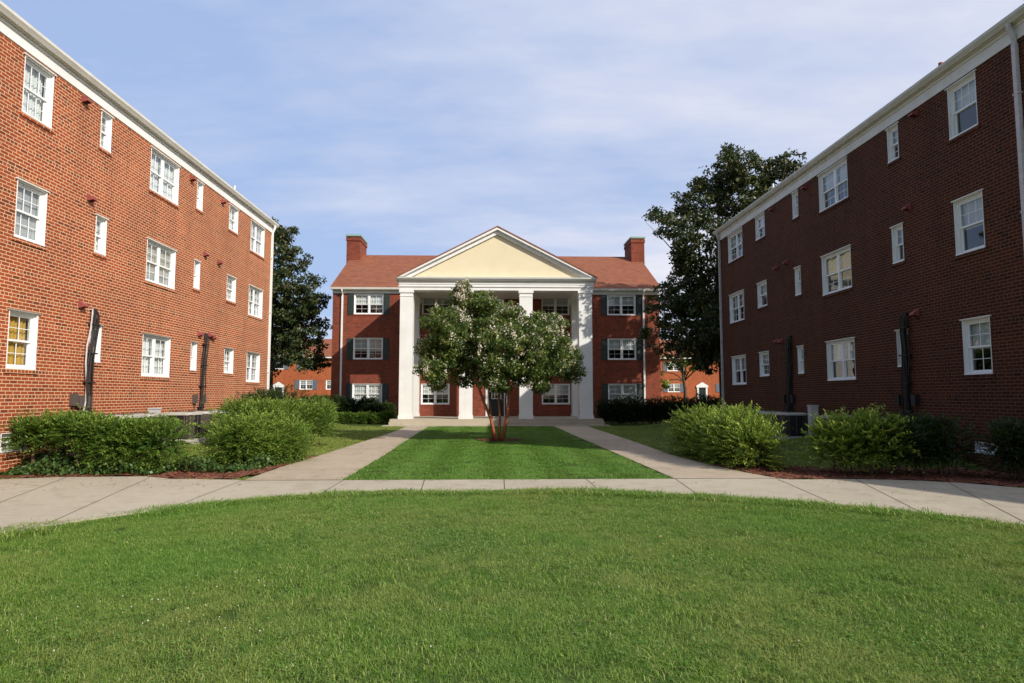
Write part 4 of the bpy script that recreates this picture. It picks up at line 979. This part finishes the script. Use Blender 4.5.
# shrubs ------------------------------------------------------------
def sprays(B, D, L, nl, leafL, leafW, r, droop=.25):
    """leafy sprays: stems from B along D; returns leaf centres and own directions"""
    n = len(B); t = np.linspace(.15, 1., nl)[None, :, None]
    D = unit(D); side = unit(np.cross(D, np.array([0, 0, 1.])+r.normal(size=(n, 3))*.35)); Lc = L[:, None, None]
    P_ = B[:, None, :]+D[:, None, :]*t*Lc; P_[:, :, 2] -= (droop*(t[..., 0]**2)*L[:, None])
    sg = np.where(np.arange(nl) % 2 == 0, 1., -1.)[None, :, None]
    dirs = D[:, None, :]*.75+side[:, None, :]*sg*.8+r.normal(size=(n, nl, 3))*.15
    dirs = unit(dirs.reshape(-1, 3)); P_ = P_.reshape(-1, 3)
    m = len(P_); ll = (leafL*r.uniform(.7, 1.2, m))[:, None]; ww = (leafW*r.uniform(.8, 1.2, m))[:, None]
    s = unit(np.cross(dirs, np.array([0, 0, 1.])+r.normal(size=(m, 3))*.3)); up = np.cross(s, dirs)
    V = np.stack([P_, P_+dirs*ll*.5+s*ww*.5+up*ww*.15, P_+dirs*ll, P_+dirs*ll*.5-s*ww*.5+up*ww*.15], 1)
    return V.reshape(-1, 3), n, nl
def shrub(name, lobes, label, mat, ns, group=None, L=(.14, .32), leafL=.06, leafW=.017, up=.5, seed=1, tone0=.35, nl=11, cat='shrub', inner=.35, low=-.8, fill=420):
    r = np.random.default_rng(seed)
    cx = np.mean([l[0] for l in lobes]); cy = np.mean([l[1] for l in lobes]); g = float(gz(cx, cy))
    root = empty(name, (cx, cy, g), label, cat, group)
    vol = np.array([l[3]*l[4]+l[4]*l[5]+l[3]*l[5] for l in lobes]); ns = int(ns*2.0); leafW *= 1.5; leafL *= 1.15
    cnt = (ns*vol/vol.sum()).astype(int)
    B = []; D = []; T = []
    for l, k in zip(lobes, cnt):
        d = unit(r.normal(size=(k, 3))); d[:, 2] = np.where(d[:, 2] < low, -d[:, 2], d[:, 2]); inn = r.uniform(0, 1, k) < inner
        e = np.sign(d)*np.abs(d)**.75; rad = np.where(inn, r.uniform(.45, .8, k), r.uniform(.8, .98, k))[:, None]
        ph = seed*1.7+l[0]; wob = 1+.16*np.sin(d[:, 0]*4.1+ph)*np.cos(d[:, 1]*3.7+d[:, 2]*5.3+ph*2)+.10*np.sin(d[:, 2]*9+d[:, 0]*7+ph); rad = rad*wob[:, None]
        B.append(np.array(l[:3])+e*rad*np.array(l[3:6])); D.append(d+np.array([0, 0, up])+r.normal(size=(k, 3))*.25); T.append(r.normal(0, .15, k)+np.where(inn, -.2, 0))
    B = np.concatenate(B); D = np.concatenate(D); T = np.concatenate(T)
    gg = gz(B[:, 0], B[:, 1]); ok = B[:, 2] > gg+.03; B, D, T = B[ok], D[ok], T[ok]
    Ls = r.uniform(*L, len(B))*np.where(r.uniform(0, 1, len(B)) < .14, 1.55, 1.)
    V, n, nl = sprays(B, D, Ls, nl, leafL, leafW, r)
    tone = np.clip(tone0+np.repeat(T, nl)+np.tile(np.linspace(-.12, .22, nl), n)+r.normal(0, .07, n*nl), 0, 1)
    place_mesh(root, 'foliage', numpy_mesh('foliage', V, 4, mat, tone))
    if fill:      # twiggy leafy heart of the bush
        k = int(fill*vol.sum()); li = r.choice(len(lobes), k, p=vol/vol.sum()); La = np.array(lobes)[li]
        C = La[:, :3]+unit(r.normal(size=(k, 3)))*(r.uniform(0, 1, k)**.4)[:, None]*La[:, 3:6]*.82
        C = C[C[:, 2] > gz(C[:, 0], C[:, 1])+.04]
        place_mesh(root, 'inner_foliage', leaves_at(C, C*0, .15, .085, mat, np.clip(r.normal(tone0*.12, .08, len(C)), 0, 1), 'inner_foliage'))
    b = MB(); R2 = np.random.default_rng(seed+5)
    for l in lobes:
        for _ in range(7):
            x0 = l[0]+R2.uniform(-.5, .5)*l[3]; y0 = l[1]+R2.uniform(-.5, .5)*l[4]; g0 = float(gz(x0, y0))
            e = (l[0]+R2.uniform(-.85, .85)*l[3], l[1]+R2.uniform(-.85, .85)*l[4], l[2]+R2.uniform(0, .7)*l[5])
            b.tube([(x0, y0, g0-.03), ((x0*2+e[0])/3, (y0*2+e[1])/3, g0+(e[2]-g0)*.4), e], [.016, .011, .004], 5)
    b.build('stem', M['twig'], root)
    return root
def row(x0, x1, y0, y1, z, r, n, seed, rz=None):
    rr = np.random.default_rng(seed); return [(x0+(x1-x0)*t+rr.normal()*.06, y0+(y1-y0)*t+rr.normal()*.08, z+rr.normal()*.05, r*rr.uniform(.85, 1.15), r*rr.uniform(.8, 1.05), (rz or r)*rr.uniform(.85, 1.1)) for t in np.linspace(0, 1, n)]
HG = 'leggy sunlit hedge shrubs along the left pavement'
shrub('hedge_shrub', row(-10.9, -9.85, 14.2, 14.15, .74, .48, 3, 1, .26), 'leggy green hedge shrub at the left frame edge beside the basement window', M['yew'], 520, HG, seed=1, fill=90, low=-.5, up=.4, tone0=.45)
shrub('hedge_shrub', row(-9.25, -8.35, 14.1, 14.05, .76, .50, 3, 2, .32), 'leggy green hedge shrub in front of the wall conduit, bare stems showing', M['yew'], 680, HG, seed=2, fill=120, low=-.5, up=.4, tone0=.45)
shrub('hedge_shrub', row(-7.95, -7.05, 14.1, 14.15, .60, .50, 4, 3, .40), 'dense green hedge shrub at the near end of the left hedge, beside the gap', M['yew'], 1000, HG, seed=3, up=.4, fill=260, tone0=.45)
shrub('hedge_shrub', row(-5.65, -5.15, 15.0, 16.4, .46, .54, 5, 4, .42)+row(-5.5, -5.2, 15.2, 16.3, .72, .36, 3, 14, .26), 'big bushy light green shrub beside the left path above the ivy', M['yew'], 2000, 'bushy shrubs lining the left path', seed=4, tone0=.6, L=(.18, .42), up=.45, fill=260)
shrub('hedge_shrub', row(-7.0, -5.7, 18.9, 21.0, .82, .66, 5, 5, .56), 'bushy light green shrub behind the big one, lining the left path', M['yew'], 1700, 'bushy shrubs lining the left path', seed=5, tone0=.6, up=.45, fill=260)
shrub('hedge_shrub', row(-8.3, -7.4, 23.2, 24.2, .95, .9, 3, 6, .75), 'rounded darker shrub against the far end of the sunlit wall', M['darkhedge'], 1100, seed=6, tone0=.7)
shrub('hedge_shrub', row(-8.4, -7.3, 26.3, 27.8, .75, .7, 3, 7, .6), 'light green shrub near the far corner of the sunlit block', M['yew'], 900, seed=7, tone0=.45)
shrub('foundation_shrub', row(-10.4, -9.3, 38.8, 38.9, .75, .7, 3, 8, .75), 'mid green shrub by the left downspout of the columned building', M['darkhedge'], 700, seed=8, tone0=.7, leafL=.07, leafW=.03)
shrub('foundation_shrub', row(-8.55, -7.2, 39.2, 39.2, .75, .62, 3, 9, .62), 'dark rounded shrub under the ground-floor window left of the portico', M['darkhedge'], 800, seed=9, tone0=.2, leafL=.07, leafW=.03, L=(.1, .2))
shrub('foundation_shrub', row(-7.0, -6.2, 38.6, 38.5, .55, .42, 2, 10, .45), 'small loose shrub just left of the portico corner column', M['darkhedge'], 420, seed=10, tone0=.8, leafL=.08, leafW=.035)
shrub('low_hedge', row(-10.0, -5.7, 37.2, 37.2, .33, .42, 9, 11, .30), 'low clipped green hedge in front of the left wing', M['yew'], 1500, seed=11, tone0=.42, L=(.08, .16), cat='hedge')
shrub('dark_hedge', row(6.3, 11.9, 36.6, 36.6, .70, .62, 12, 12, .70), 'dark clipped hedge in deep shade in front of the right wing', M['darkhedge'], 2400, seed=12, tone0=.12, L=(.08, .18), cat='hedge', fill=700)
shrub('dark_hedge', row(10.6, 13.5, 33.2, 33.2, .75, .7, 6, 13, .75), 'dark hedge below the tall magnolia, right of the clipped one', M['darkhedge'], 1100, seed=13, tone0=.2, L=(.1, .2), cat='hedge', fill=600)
shrub('arching_shrub', row(5.80, 5.40, 14.35, 17.9, .42, .54, 7, 15, .50)+row(5.8, 5.5, 14.9, 17.6, .84, .42, 4, 16, .26), 'bright green arching bush at the corner of the right path', M['nandina'], 2300, seed=15, tone0=.5, L=(.2, .44), up=.75, leafL=.065, fill=300)
RG = 'shrubs along the right pavement in front of the shaded wall'
shrub('hedge_shrub', row(7.0, 7.65, 13.35, 13.3, .56, .38, 3, 17, .36), 'half-lit bright green shrub right of the mulch corner', M['nandina'], 560, RG, seed=17, tone0=.5, L=(.2, .46), up=.9, leafL=.075, leafW=.026, inner=.2, fill=60)
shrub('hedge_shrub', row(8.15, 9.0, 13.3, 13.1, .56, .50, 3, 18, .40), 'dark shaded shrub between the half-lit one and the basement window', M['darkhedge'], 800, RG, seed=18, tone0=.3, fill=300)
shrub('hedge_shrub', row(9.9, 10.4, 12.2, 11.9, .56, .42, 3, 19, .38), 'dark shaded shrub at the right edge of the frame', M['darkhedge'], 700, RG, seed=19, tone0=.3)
# ivy at the foot of the left hedges
def ivy(poly, n, label):
    xs = [p[0] for p in poly]; ys = [p[1] for p in poly]; x = rng.uniform(min(xs), max(xs), n); y = rng.uniform(min(ys), max(ys), n); ok = inside(x, y, poly); x, y = x[ok], y[ok]
    hh = .08+.30*np.abs(np.sin(x*2.3)*np.cos(y*2.9+x)); z = gz(x, y)+rng.uniform(.02, 1, len(x))*hh
    me = leaves_at(np.c_[x, y, z], np.tile([[0, -.3, 1.]], (len(x), 1)), .075, .065, M['ivy'], np.clip(rng.normal(.4, .22, len(x)), 0, 1), 'ivy')
    return tag(link_mesh('ivy', me), label, 'ivy', None, 'stuff')
ivy([(-11.5, 13.45), (-8.4, 13.45), (-6.7, 13.5), (-6.3, 14.6), (-11.5, 14.8)], 8200, 'ivy ground cover at the foot of the leggy left hedge')
ivy([(-6.3, 13.8), (-5.2, 13.75), (-4.85, 14.6), (-4.66, 17.2), (-5.4, 17.4), (-6.3, 15.2)], 5200, 'ivy ground cover below the big bushy shrub by the left path')
